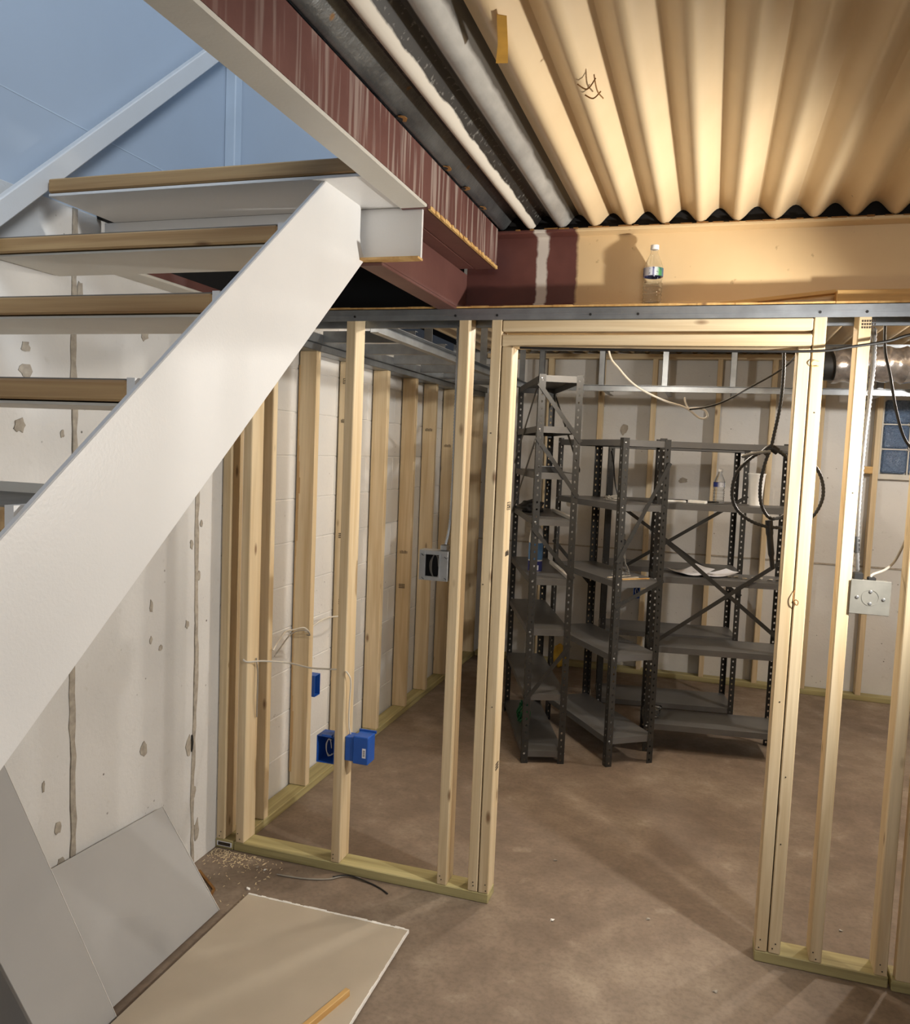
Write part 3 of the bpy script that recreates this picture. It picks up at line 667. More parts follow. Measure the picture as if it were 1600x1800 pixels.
# A: tall narrow unit seen end-on; local x is its short front edge
tA, TA = rack('tall narrow grey steel shelving unit standing just inside the left door jamb', (0.979, 1.404), 20.0, 0.235, 0.90, 2.10,
     (2.095, 1.828, 1.583, 1.335, 1.015, 0.740, 0.385, 0.070),
     (('fl', 2.05, 'fr', 1.75, 0.004), ('fl', 1.77, 'fr', 1.46, 0.004), ('fl', 1.29, 'fr', 1.02, 0.004), ('fr', 0.66, 'fl', 0.34, 0.004), ('fl', 2.05, 'bl', 1.62, 0.004), ('br', 2.05, 'fr', 1.60, 0.004), ('bl', 1.3, 'fl', 1.75, 0.007)))
tB, TB = rack('lower grey steel shelving unit set at an angle between the two others', (1.420, 1.530), 35.7, 0.29, 0.79, 1.785,
     (1.775, 1.430, 1.017, 0.615, 0.158),
     (('fr', 1.66, 'fl', 1.12, 0.004), ('fr', 1.02, 'fl', 0.88, 0.004), ('bl', 1.15, 'br', 0.85, 0.004)))
tC, TC = rack('long grey steel shelving unit facing the doorway with crossed front braces', (1.59, 1.86), 8.0, 0.76, 0.31, 1.795,
     (1.780, 1.435, 1.018, 0.617, 0.168),
     (('fl', 1.27, 'fr', 0.66, 0.004), ('fr', 1.20, 'fl', 0.62, 0.007), ('fl', 1.66, 'bl', 1.25, 0.004)))
tD, TD = rack('rear grey steel shelving unit nearest the far wall', (1.215, 2.665), 8.2, 0.90, 0.37, 1.79,
     (1.775, 1.40, 0.956, 0.516, 0.040),
     (('fl', 1.42, 'fr', 0.80, 0.004), ('fr', 1.46, 'fl', 0.86, 0.007)))

# ================================================================== THINGS ON THE SHELVES
def water_bottle(loc, h, r, label, rz=0.0, group=None):
    t = thing('water_bottle', loc, label, 'bottle', group); T = Matrix.Translation(loc) @ Matrix.Rotation(rz, 4, 'Z')
    o = []
    for i in range(41):
        z = i/40
        if z < 0.03: rr_ = 0.86+0.14*z/0.03
        elif z < 0.50: rr_ = 0.95+0.05*math.cos(z*95)-(0.06 if 0.40 < z < 0.47 else 0)
        elif z < 0.66: rr_ = 1.0
        elif z < 0.92: rr_ = 1.0-0.62*((z-0.66)/0.26)**1.25
        else: rr_ = 0.38
        o.append((rr_*r, z*h*0.94))
    inner = [(max(a-0.0012, 0.004), b) for a, b in o[1:]][::-1]; inner[-1] = (inner[-1][0], o[1][1])
    place('bottle_body', MB().lathe(o+inner, n=28).mesh('bottle_body', 0, True), M['clear'], t, T)
    place('label_band', MB().lathe([(r*1.005, h*0.485), (r*1.015, h*0.485), (r*1.015, h*0.62), (r*1.005, h*0.62)], n=28, cap=False).mesh('label_band', 0, True), M['label'], t, T)
    place('cap', MB().lathe([(r*0.42, h*0.925), (r*0.44, h*0.93), (r*0.43, h*0.995), (r*0.36, h)], n=20).mesh('cap', 0, True), M['white_plastic'], t, T)
    return t
water_bottle((1.637, 0.066, 2.2005), 0.208, 0.033, 'clear water bottle with blue and green label standing on the ledge above the doorway', 0.35)
def on_shelf(T, x, y, z): return T @ Vector((x, y, z))
p = on_shelf(TC, 0.36, 0.20, 1.4355); water_bottle((p.x, p.y, p.z), 0.20, 0.033, 'clear water bottle with blue label on the long shelf behind the cable coil', 1.2)
p = on_shelf(TC, 0.565, 0.205, 1.4355)
t = thing('foam_cup', (p.x, p.y, p.z), 'tall white foam cup on the shelf inside the cable coil', 'cup')
place('cup_wall', MB().lathe([(0.033, 0.0), (0.047, 0.175), (0.050, 0.179), (0.050, 0.184), (0.046, 0.184), (0.031, 0.006)], n=28).mesh('cup_wall', 0, True), M['foam'], t, Matrix.Translation(p))
# sheets of paper
def sheet(name, T, pts, z, label, cat, mat, curl=0.0):
    m = MB(); n = 6; a, b, c, d = [Vector(q_) for q_ in pts]; top = []; 
    for i in range(n+1):
        for j in range(n+1):
            u, v = i/n, j/n; q_ = a*(1-u)*(1-v)+b*u*(1-v)+c*u*v+d*(1-u)*v
            top.append(T @ Vector((q_.x, q_.y, z+curl*(u-0.35)**2*2+0.25*curl*abs(v-0.5))))
    k = (n+1)**2; f = []
    for i in range(n):
        for j in range(n):
            q0 = i*(n+1)+j; f.append((q0, q0+1, q0+n+2, q0+n+1)); f.append((q0+k, q0+n+1+k, q0+n+2+k, q0+1+k))
    m.add([*top, *[v+Vector((0, 0, 0.0012)) for v in top]], f)
    o = m.build(name, mat, None, 0, True); return tag(o, label, cat)
sheet('paper_sheet', TC, [(0.10, 0.25), (0.27, 0.30), (0.35, 0.09), (0.17, 0.05)], 1.019, 'white printed sheet of paper curling on the long shelf', 'paper', M['paper'], 0.05)
sheet('paper_sheet', TC, [(0.24, 0.20), (0.44, 0.27), (0.49, 0.14), (0.30, 0.04)], 1.0225, 'second white sheet lying over the first on the long shelf', 'paper', M['paper'], 0.03)
# flat white offcuts and strips on the shelf behind the middle unit
for i, (x, y, l, a) in enumerate(((0.05, 0.13, 0.12, 0.2), (0.19, 0.15, 0.10, -0.3))):
    p = on_shelf(TC, x, y, 1.4355); m = MB().box((0, -0.022, 0), (l, 0.022, 0.012+0.004*i))
    o = place('trim_offcut', m.mesh('trim_offcut', 0.002), M['gypsum'], None, Matrix.Translation(p) @ Matrix.Rotation(a, 4, 'Z'))
    tag(o, ('longer white trim offcut on the long shelf beside the crossed wires', 'shorter white trim offcut on the long shelf nearer the bottle')[i], 'offcut')
p = on_shelf(TC, 0.02, 0.21, 1.4355)
o = MB().tube(spline([p, p+Vector((0.12, 0.02, 0.006)), p+Vector((0.22, -0.01, 0.002)), p+Vector((0.34, 0.03, 0.004))]), 0.004, 6).build('cable_scrap', M['black'], None, 0, True)
o.location.z += 0.0042; tag(o, 'black cable scrap lying across the back of the long shelf', 'cable')
# debris row and chain of rubble on the third shelf of the long unit
for i in range(7):
    p = on_shelf(TC, 0.43+0.045*i, 0.12+0.02*math.sin(i*2), 1.0185)
    pts = [(random.uniform(-1, 1), random.uniform(-1, 1), random.uniform(0, 1)) for _ in range(14)]
    bm = bmesh.new()
    for q_ in pts: bm.verts.new((q_[0]*0.017, q_[1]*0.014, q_[2]*0.014))
    bmesh.ops.convex_hull(bm, input=bm.verts[:]); me = bpy.data.meshes.new('rubble'); bm.to_mesh(me); bm.free()
    zmin = min(v.co.z for v in me.vertices)
    o = place('cement_crumb', me, M['mortar'] if i % 2 else M['grey_cable'], None, Matrix.Translation(p-Vector((0, 0, zmin-0.0002))))
    tag(o, 'small grey cement crumb in the row on the long shelf', 'debris', 'cement crumbs on the long shelf')
# middle unit: cable tangle, plastic bag bottle, strips
p0 = on_shelf(TB, 0.13, 0.30, 1.4305); rd = random.Random(12); m = MB()
for k in range(16):
    a = rd.uniform(0, 6.28); pts = [p0+Vector((0.05*math.cos(a+j*1.3)*rd.uniform(.5, 1.3), 0.05*math.sin(a+j*1.3)*rd.uniform(.5, 1.3), 0.004+0.03*rd.random())) for j in range(4)]
    m.tube(spline(pts, 4), 0.0018, 5)
tag(m.build('wire_tangle', M['grey_cable'], None, 0, True), 'grey tangle of thin wire on the angled shelving unit', 'wire')
p = on_shelf(TB, 0.155, 0.22, 1.0175)
t = thing('soap_bottle', (p.x, p.y, p.z), 'clear squeeze bottle with black neck band behind the perforated post', 'bottle'); T = Matrix.Translation(p)
place('bottle_body', MB().lathe([(0.050, 0), (0.052, 0.012), (0.046, 0.035), (0.026, 0.07), (0.018, 0.12), (0.017, 0.17), (0.015, 0.17), (0.016, 0.12), (0.024, 0.07), (0.043, 0.035), (0.048, 0.012)], n=24).mesh('bottle_body', 0, True), M['clear'], t, T)
place('neck_band', MB().lathe([(0.019, 0.17), (0.019, 0.20), (0.014, 0.20)], n=20).mesh('neck_band', 0, True), M['black'], t, T)
place('cap', MB().lathe([(0.014, 0.20), (0.012, 0.23), (0.005, 0.245)], n=20).mesh('cap', 0, True), M['clear'], t, T)
for i, (x, y, a) in enumerate(((0.12, 0.10, 0.25), (0.16, 0.07, 0.1), (0.11, 0.16, 0.35))):
    p = on_shelf(TB, x, y, 1.0175); o = place('wood_strip', MB().box((-0.09, -0.007, 0), (0.09, 0.007, 0.005)).mesh('wood_strip'), M['raw_wood'] if i == 1 else M['drywall_tan'], None, Matrix.Translation(p) @ Matrix.Rotation(a+0.62, 4, 'Z'))
    tag(o, ('middle of three thin strips on the angled shelf', 'frontmost thin strip on the angled shelf', 'rearmost thin strip on the angled shelf')[i], 'strip')
p = on_shelf(TB, 0.20, 0.42, 1.4305)
o = MB().tube(spline([p+Vector((-0.03, -0.02, 0.285)), p+Vector((-0.015, -0.01, 0.22)), p+Vector((0.0, 0.0, 0.10)), p+Vector((0.03, 0.0, 0.008)), p+Vector((0.07, 0.0, 0.006))]), 0.0045, 6).build('power_cord', M['black'], None, 0, True)
tag(o, 'black cord leaning up from the second shelf of the angled unit', 'cord')
# tall unit: liner strips, cleaner bottle, black box, green scrap
for i, z in enumerate((1.335, 1.015)):
    c = MB().box((0.205, 0.02, 0), (0.226, 0.62, 0.016)).mesh('shelf_liner')
    tag(place('liner_strip', c, M['white_plastic'], None, TA @ Matrix.Translation((0, 0, z+0.0003))), ('white strip along the edge of the tall unit, upper of two', 'white strip along the edge of the tall unit beside the blue bottle')[i], 'strip')
p = on_shelf(TA, 0.065, 0.27, 1.0152)
t = thing('cleaner_bottle', (p.x, p.y, p.z), 'blue and white cleaner bottle with black cap on the tall narrow unit', 'bottle'); T = Matrix.Translation(p) @ Matrix.Rotation(math.radians(17), 4, 'Z')
body = MB().lathe([(0.036, 0), (0.040, 0.006), (0.040, 0.19), (0.033, 0.235), (0.017, 0.262), (0.016, 0.275)], n=24)
b_ = place('bottle_body', body.mesh('bottle_body', 0, True), M['white_plastic'], t, T)
place('bottle_print', MB().lathe([(0.0403, 0.07), (0.0408, 0.07), (0.0408, 0.165), (0.0403, 0.165)], n=24, cap=False).mesh('bottle_print', 0, True), M['sky_blue'], b_, T)
place('bottle_print', MB().lathe([(0.0403, 0.005), (0.0408, 0.005), (0.0408, 0.062), (0.0403, 0.062)], n=24, cap=False).mesh('bottle_print_low', 0, True), M['navy'], b_, T)
place('barcode', MB().box((-0.012, -0.0425, 0.012), (0.016, -0.0400, 0.040)).mesh('barcode'), M['paper'], b_, T)
place('cap', MB().lathe([(0.018, 0.275), (0.018, 0.305), (0.015, 0.31)], n=20).mesh('cap', 0, True), M['black'], t, T)
t = thing('plastic_tray', tuple(on_shelf(TA, 0.03, 0.10, 1.5832)), 'small black plastic tray near the post on the tall unit', 'tray')
m = MB(); m.box((0.03, 0.05, 0), (0.15, 0.21, 0.003)); m.box((0.03, 0.05, 0.003), (0.033, 0.21, 0.030)); m.box((0.147, 0.05, 0.003), (0.15, 0.21, 0.030)); m.box((0.033, 0.05, 0.003), (0.147, 0.053, 0.030)); m.box((0.033, 0.207, 0.003), (0.147, 0.21, 0.030))
place('tray_shell', m.mesh('tray_shell'), M['black'], t, TA @ Matrix.Translation((0, 0, 1.5832)))
place('tray_rim', MB().box((0.028, 0.046, 0.030), (0.152, 0.054, 0.034)).mesh('tray_rim', 0.001), M['steel'], t, TA @ Matrix.Translation((0, 0, 1.5832)))
p = on_shelf(TA, 0.06, 0.52, 1.336)
bm = bmesh.new(); bmesh.ops.create_icosphere(bm, subdivisions=3, radius=1)
for v in bm.verts:
    c = v.co; s_ = 1+0.22*math.sin(c.x*5+c.y*3)*math.cos(c.z*6); c.x *= 0.075*s_; c.y *= 0.10*s_; c.z = max(c.z*0.042*s_, -0.03)
for f in bm.faces: f.smooth = True
me = bpy.data.meshes.new('rag'); bm.to_mesh(me); bm.free(); zmin = min(v.co.z for v in me.vertices)
tag(place('work_rag', me, M['black'], None, Matrix.Translation(p-Vector((0, 0, zmin)))), 'dark crumpled rag at the back of the tall unit', 'rag')
p = on_shelf(TA, 0.07, 0.48, 0.0705); rd = random.Random(6); m = MB()
for k in range(9):
    a = k*0.7; m.tube(spline([p+Vector((0.03*math.cos(a), 0.03*math.sin(a), 0.004)), p+Vector((0.04*math.cos(a+1), 0.03*math.sin(a+1), 0.05)), p+Vector((0.02*math.cos(a+2), 0.03*math.sin(a+2), 0.10+0.03*rd.random()))], 4), 0.006, 6)
tag(m.build('garden_twine', M['green'], None, 0, True), 'dark green bundle at the bottom of the tall unit', 'bundle')
p = on_shelf(TC, 0.07, 0.14, 0.1685)
t = thing('plastic_tumbler', tuple(p), 'crushed clear plastic cup on the bottom of the long unit', 'cup')
place('cup_shell', MB().lathe([(0.024, 0), (0.027, 0.004), (0.033, 0.045), (0.042, 0.05), (0.040, 0.06), (0.037, 0.055), (0.030, 0.045), (0.024, 0.006)], n=18).mesh('cup_shell', 0, True), M['clear'], t, Matrix.Translation(p))
MBx = MB()
bm = bmesh.new(); bmesh.ops.create_icosphere(bm, subdivisions=3, radius=1)
for v in bm.verts:
    c = v.co; s_ = 1+0.15*math.sin(c.x*6+2)*math.cos(c.z*5+c.y*4); c.x *= 0.055*s_; c.y *= 0.05*s_; c.z *= 0.09*s_
for f in bm.faces: f.smooth = True
me = bpy.data.meshes.new('sponge'); bm.to_mesh(me); bm.free(); zmin = min(v.co.z for v in me.vertices)
tag(place('foam_chunk', me, M['yellow'], None, Matrix.Translation((0.82, 3.46, -zmin))), 'yellow foam chunk by the far wall base behind the shelving', 'foam')

# ================================================================== ELECTRICAL BOXES AND CABLES
def cable(name, pts, r, mat, label, cat='cable', group=None, n=8):
    return tag(MB().tube(spline(pts, 7), r, n).build(name, mat, None, 0, True), label, cat, group)
def open_box(name, T, w, h, d, wall, mat, inside, parent):
    """box opening towards local -y, lower left front corner at origin"""
    m = MB(); m.box((0, 0, 0), (wall, d, h)); m.box((w-wall, 0, 0), (w, d, h)); m.box((wall, 0, 0), (w-wall, d, wall)); m.box((wall, 0, h-wall), (w-wall, d, h))
    o = place(name, m.mesh(name, 0.0008), mat, parent, T)
    place('box_back', MB().box((wall, d-wall, wall), (w-wall, d, h-wall)).mesh('box_back'), inside, o, T)
    return o
def curl(T, c, r, parent, mat, seed):
    rd = random.Random(seed)
    for k in range(3):
        pts = [T @ Vector((c[0]+r*(0.5+0.2*k)*math.cos(a*0.9+k), c[1]+0.006*k, c[2]+r*1.6*math.sin(a*0.9+k))) for a in range(6)]
        MB().tube(spline(pts, 4), 0.0017, 5).build('wire_end', mat, parent, 0, True)
# blue open box fixed to the left side of the middle stud
T = Matrix.Translation((0.447, 0.005, 0.432)); t = thing('outlet_box', (0.485, 0.04, 0.432), 'blue plastic outlet box with open front on the left of its stud', 'electrical box', 'blue outlet boxes')
b = open_box('box_shell', T, 0.0765, 0.108, 0.075, 0.003, M['blue'], M['blue_dark'], t); curl(T, (0.04, 0.03, 0.052), 0.022, t, M['white_cable'], 1)
MB().box((0.470, 0.002, 0.540), (0.512, 0.02, 0.548)).build('box_ear', M['blue'], t)
# blue boxes on the right of the middle stud, seen from behind and side
T = Matrix.Translation((0.5645, 0.03, 0.450)); t = thing('outlet_box', (0.61, 0.06, 0.45), 'blue plastic double outlet box with white barcode sticker right of its stud', 'electrical box', 'blue outlet boxes')
m = MB().box((0.5645, 0.016, 0.452), (0.600, 0.070, 0.548)); m.build('small_gang', M['blue'], t, 0.002)
m = MB().box((0.600, 0.012, 0.446), (0.664, 0.082, 0.556)); b = m.build('box_shell', M['blue'], t, 0.003)
MB().box((0.596, 0.080, 0.552), (0.668, 0.088, 0.562)).build('box_ear', M['blue'], t)
s_ = MB().box((0.640, 0.0112, 0.474), (0.655, 0.0120, 0.512)).build('barcode_sticker', M['paper'], b)
for k in range(5): MB().box((0.6435, 0.0107, 0.480+k*0.0055), (0.6515, 0.0112, 0.4825+k*0.0055)).build('barcode_bar', M['ink'], s_)
# blue box on the left wall stud
T = Matrix.Translation((0.10, 0.70, 0.436)) @ Matrix.Rotation(math.radians(90), 4, 'Z') 
t = thing('outlet_box', (0.06, 0.69, 0.47), 'blue single outlet box fixed to a stud on the block wall', 'electrical box', 'blue outlet boxes')
T = Matrix.Translation((0.112, 0.641, 0.468)) @ Matrix.Rotation(math.radians(90), 4, 'Z')
open_box('box_shell', T, 0.056, 0.104, 0.07, 0.003, M['blue'], M['blue_dark'], t); curl(T, (0.028, 0.02, 0.055), 0.016, t, M['white_cable'], 3)
# far blue box by the back wall
T = Matrix.Translation((1.355, 3.52, 0.60)); t = thing('outlet_box', (1.38, 3.55, 0.6), 'small blue outlet box on a far wall stud behind the shelving', 'electrical box', 'blue outlet boxes')
open_box('box_shell', T, 0.045, 0.10, 0.06, 0.003, M['blue'], M['blue_dark'], t); curl(T, (0.022, 0.02, 0.05), 0.014, t, M['white_cable'], 4)
# metal switch box hanging on the stud left of the door
T = Matrix.Translation((0.852, -0.002, 1.198)); t = thing('switch_box', (0.91, 0.03, 1.2), 'square galvanised switch box with open cover on stud left of doorway', 'electrical box')
b = open_box('box_shell', T, 0.112, 0.112, 0.05, 0.003, M['zinc'], M['black'], t)
m = MB(); m.box((0.0, -0.004, 0.0), (0.025, 0.0, 0.112)); m.box((0.080, -0.004, 0), (0.112, 0.0, 0.112)); m.box((0.025, -0.004, 0), (0.080, 0.0, 0.016)); m.box((0.025, -0.004, 0.096), (0.080, 0.0, 0.112))
cv = place('mud_ring', m.mesh('mud_ring', 0.001), M['zinc'], t, T)
place('ring_lip', MB().box((0.022, -0.012, 0.012), (0.026, -0.004, 0.1)).box((0.079, -0.012, 0.012), (0.083, -0.004, 0.1)).mesh('ring_lip'), M['zinc'], cv, T)
for x, z in ((0.008, 0.098), (0.012, 0.010), (0.098, 0.092), (0.1, 0.014)): place('cover_slot', MB().bar((x, -0.0045, z), (x+0.009, -0.0045, z-0.007), 0.001, 0.005, (0, 1, 0)).mesh('cover_slot'), M['black'], cv, T)
curl(T, (0.055, 0.02, 0.05), 0.028, t, M['grey_cable'], 5)
place('cable_clamp', MB().box((0.075, 0.012, 0.112), (0.103, 0.04, 0.134)).mesh('cable_clamp', 0.003), M['zinc'], t, T)
P, R_ = armored([(0.947, 0.062, 2.14), (0.952, 0.05, 2.001), (0.955, 0.045, 1.75), (0.957, 0.04, 1.56), (0.954, 0.035, 1.41), (0.944, 0.026, 1.332)])
tag(MB().tube(P, R_, 8).build('armored_cable', M['steel'], None, 0, True), 'thin ribbed metal cable running down to the open switch box', 'cable')
# junction box on the right stud
T = Matrix.Translation((2.3165, -0.004, 1.219)); t = thing('junction_box', (2.37, 0.03, 1.22), 'square grey metal junction box with blank cover right of the doorway', 'electrical box')
place('box_shell', MB().box((0, 0, 0), (0.110, 0.052, 0.104)).mesh('box_shell', 0.002), M['box_steel'], t, T)
c = place('cover', MB().box((-0.003, -0.004, -0.002), (0.114, 0.0, 0.108)).mesh('cover', 0.0015), M['box_steel'], t, T)
place('knockout_ring', MB().lathe([(0.026, 0), (0.026, 0.0012), (0.0235, 0.0012), (0.0235, 0)], n=24, cap=False).mesh('knockout_ring'), M['box_steel'], c, T @ Matrix.Translation((0.056, -0.004, 0.053)) @ Matrix.Rotation(q, 4, 'X'))
for x, z in ((0.018, 0.052), (0.056, 0.072), (0.094, 0.050), (0.056, 0.034)): place('cover_screw', bolt, M['black'] if z > 0.04 else M['zinc'], c, T @ Matrix.Translation((x, -0.004, z)) @ Matrix.Rotation(q, 4, 'X'))
place('cable_clamp', MB().box((0.006, 0.01, 0.104), (0.034, 0.04, 0.128)).mesh('cable_clamp', 0.003), M['black'], t, T)
place('cable_clamp', MB().box((0.048, 0.012, 0.104), (0.072, 0.036, 0.116)).mesh('cable_clamp2', 0.003), M['black'], t, T)
P, R_ = armored([(2.329, 0.03, 2.12), (2.334, 0.03, 2.01), (2.332, 0.03, 1.903), (2.327, 0.03, 1.776), (2.325, 0.03, 1.648), (2.325, 0.025, 1.538), (2.328, 0.02, 1.428), (2.334, 0.018, 1.348)], 0.0085, 0.007)
t = thing('armored_cable', (2.33, 0.03, 1.35), 'shiny ribbed armored cable hanging down the stud to the junction box', 'cable')
MB().tube(P, R_, 8).build('ribbed_jacket', M['cable_steel'], t, 0, True)
MB().tube([(2.324, 0.024, 1.46), (2.327, 0.021, 1.41)], 0.011, 10).build('tape_wrap', M['black'], t, 0, True)
# coil of armored cable behind the right jamb
t = thing('cable_coil', (2.07, 0.17, 1.46), 'coil of dark ribbed armored cable hanging behind the right door jamb', 'cable')
loop = [(2.115, 0.17, 1.704), (2.068, 0.17, 1.729), (2.005, 0.17, 1.705), (1.953, 0.17, 1.643), (1.942, 0.17, 1.571), (1.961, 0.17, 1.518), (2.007, 0.172, 1.481), (2.067, 0.174, 1.463), (2.131, 0.176, 1.467), (2.201, 0.178, 1.500), (2.234, 0.18, 1.564), (2.230, 0.182, 1.631), (2.197, 0.184, 1.688), (2.142, 0.186, 1.714), (2.07, 0.188, 1.727)]
P, R_ = armored(loop, 0.0065, 0.006); MB().tube(P, R_, 8).build('coil_loop', M['grey_paint'], t, 0, True)
P, R_ = armored([(2.06, 0.198, 1.735), (2.045, 0.198, 1.681), (2.035, 0.198, 1.611), (2.041, 0.198, 1.542), (2.07, 0.198, 1.494), (2.107, 0.198, 1.496), (2.147, 0.198, 1.528)], 0.0065, 0.006); MB().tube(P, R_, 8).build('coil_loop', M['grey_paint'], t, 0, True)
P, R_ = armored([(2.072, 0.15, 2.12), (2.081, 0.15, 2.0), (2.078, 0.15, 1.885), (2.066, 0.152, 1.789), (2.058, 0.156, 1.733)], 0.0065, 0.006); MB().tube(P, R_, 8).build('drop_length', M['grey_paint'], t, 0, True)
P, R_ = armored([(2.058, 0.155, 1.724), (2.004, 0.153, 1.714), (1.964, 0.15, 1.701)], 0.0065, 0.006); MB().tube(P, R_, 8).build('cut_end', M['steel'], t, 0, True)
MB().tube(spline([(2.036, 0.165, 1.716), (2.058, 0.168, 1.735), (2.082, 0.172, 1.724)]), 0.013, 10).build('tape_wrap', M['black'], t, 0, True)
MB().tube(spline([(2.070, 0.182, 1.485), (2.075, 0.18, 1.44), (2.083, 0.178, 1.38), (2.092, 0.175, 1.318)]), [0.013]*7+[0.011]*7+[0.008]*5, 10).build('tail_sleeve', M['black'], t, 0, True)
# loose wires
cable('feed_cable', [(1.20, -0.010, 2.052), (1.33, -0.020, 2.048), (1.569, -0.03, 2.043), (1.931, -0.03, 2.040), (2.168, -0.03, 2.041), (2.264, -0.03, 2.055), (2.359, -0.03, 2.071), (2.48, -0.03, 2.10), (2.9, -0.03, 2.13)], 0.0045, M['black'], 'black cable strung across the front of the door header')
cable('white_wire', [(1.45, 0.35, 2.476), (1.452, 0.35, 2.30), (1.464, 0.35, 2.091), (1.511, 0.35, 2.016), (1.579, 0.35, 1.952), (1.677, 0.35, 1.904), (1.761, 0.35, 1.877), (1.815, 0.35, 1.840), (1.841, 0.352, 1.845), (1.833, 0.354, 1.868), (1.802, 0.356, 1.877), (1.776, 0.356, 1.873)], 0.0038, M['white_cable'], 'white wire drooping into a knot in the doorway')
cable('black_wire', [(1.776, 0.344, 1.871), (1.833, 0.342, 1.880), (1.901, 0.345, 1.905), (1.987, 0.35, 1.958), (2.071, 0.35, 2.011), (2.125, 0.35, 2.062), (2.15, 0.34, 2.14), (2.16, 0.33, 2.476)], 0.0032, M['black'], 'black wire sloping up from the knot to the right jamb')
cable('wire_stub', [(1.776, 0.36, 1.868), (1.760, 0.362, 1.896), (1.755, 0.362, 1.917)], 0.003, M['white_cable'], 'short white wire end sticking up from the knot')
cable('drop_wire', [(2.41, 0.40, 2.476), (2.42, 0.40, 2.25), (2.428, 0.4, 2.106), (2.452, 0.4, 2.01), (2.479, 0.4, 1.891), (2.513, 0.4, 1.791), (2.56, 0.4, 1.73), (2.60, 0.4, 1.66)], 0.005, M['black'], 'black wire dropping in front of the glass block window')
cable('house_cable', [(2.509, 0.20, 1.924), (2.519, 0.22, 1.633), (2.512, 0.2, 1.495), (2.470, 0.14, 1.394), (2.425, 0.06, 1.360), (2.378, 0.022, 1.342), (2.376, 0.020, 1.330)], 0.004, M['grey_cable'], 'grey cable curving into the top of the junction box')
cable('branch_cable', [(0.115, -0.004, 0.806), (0.135, -0.006, 0.800), (0.188, 0.03, 0.801), (0.292, 0.06, 0.797), (0.381, 0.06, 0.789), (0.457, 0.05, 0.796), (0.524, 0.04, 0.804)], 0.0038, M['white_cable'], 'white cable sagging between the corner stud and the middle stud')
cable('branch_cable', [(0.136, 0.06, 0.80), (0.144, 0.06, 0.734), (0.144, 0.06, 0.627), (0.138, 0.07, 0.55)], 0.003, M['grey_cable'], 'grey cable hanging down beside the corner stud')
cable('branch_cable', [(0.112, 0.235, 0.79), (0.110, 0.30, 0.828), (0.108, 0.35, 0.848), (0.108, 0.424, 0.842), (0.108, 0.52, 0.832), (0.106, 0.575, 0.80), (0.075, 0.597, 0.795)], 0.0038, M['white_cable'], 'white cable looping into the first stud hole on the block wall')
cable('branch_cable', [(0.120, 0.235, 0.765), (0.121, 0.30, 0.80), (0.119, 0.36, 0.826), (0.118, 0.43, 0.834), (0.117, 0.53, 0.818), (0.112, 0.575, 0.786), (0.085, 0.597, 0.780)], 0.003, M['grey_cable'], 'grey cable twisted beside the white one on the block wall')
cable('branch_cable', [(0.075, 0.645, 0.80), (0.095, 0.70, 0.825), (0.10, 0.798, 0.828), (0.10, 0.90, 0.815), (0.07, 1.02, 0.80)], 0.0038, M['white_cable'], 'white cable between the second and third block wall studs')
cable('branch_cable', [(0.566, 0.0, 0.812), (0.580, -0.002, 0.80), (0.584, 0.01, 0.768), (0.576, 0.02, 0.675), (0.572, 0.03, 0.594), (0.576, 0.04, 0.552)], 0.0032, M['white_cable'], 'white cable running down the middle stud into the barcode box')

cable('wire_hook', [(2.150, -0.002, 1.275), (2.146, -0.010, 1.255), (2.151, -0.012, 1.235), (2.160, -0.010, 1.228), (2.163, -0.008, 1.238), (2.156, -0.006, 1.244), (2.150, -0.003, 1.238)], 0.0016, M['rust'], 'small bent wire hook stuck in the right door jamb at mid height', 'wire')
cable('wire_hook', [(2.172, -0.002, 2.012), (2.158, -0.008, 2.014), (2.150, -0.010, 2.005), (2.156, -0.008, 1.995), (2.172, -0.004, 1.997)], 0.0016, M['raw_wood'], 'small pale wire hook near the top of the right jamb', 'wire')
# ================================================================== DRYWALL AND FLOOR LITTER
t = thing('drywall_sheet', (0.65, -0.8, 0.0), 'tan drywall sheet lying flat on the floor by the partition', 'drywall')
MB().prism([(0.336, -0.297, 0.010), (0.968, -0.296, 0.010), (0.985, -1.9, 0.010), (0.341, -1.9, 0.010)], (0, 0, 0.0127)).build('paper_face', M['drywall_tan'], t, 0.001)
m = MB(); rd = random.Random(3)
for k in range(36):
    x = 0.336+0.632*k/36; m.box((x, -0.297-0.003*rd.random(), 0.0105), (x+0.0177, -0.292+0.005*rd.random(), 0.0234))
m.build('torn_edge', M['gypsum'], t)
m = MB()
for k in range(60):
    y = -0.30-1.55*k/60; xx = 0.968+0.017*(-y-0.296)/1.6; m.box((xx-0.002-0.003*rd.random(), y-0.0258, 0.0145), (xx+0.0010+0.001*rd.random(), y, 0.0232))
m.build('torn_edge', M['gypsum'], t)
for y in (-0.36, -1.0, -1.7): MB().box((0.36, y, 0.0), (0.95, y+0.06, 0.010)).build('spacer_strip', M['old_wood'], t)
def lean(y, f, x0, z1): return (x0*(1-f)+0.006*f, y, z1*f)
m = MB().prism([(0.275, -0.405, 0.0), (0.277, -1.35, 0.0), (0.014, -1.30, 0.372), (0.014, -0.384, 0.328)], (0.010, 0, 0.009))
t = thing('leaning_drywall_offcut', (0.27, -0.8, 0.0), 'low grey drywall offcut leaning against the white block wall', 'drywall')
m.build('paper_face', M['drywall'], t, 0.001)
MB().prism([(0.286, -0.4035, 0.009), (0.276, -0.4035, 0.0), (0.015, -0.3825, 0.328), (0.025, -0.3825, 0.337)], (0, 0.0015, 0)).build('cut_edge', M['gypsum'], t)
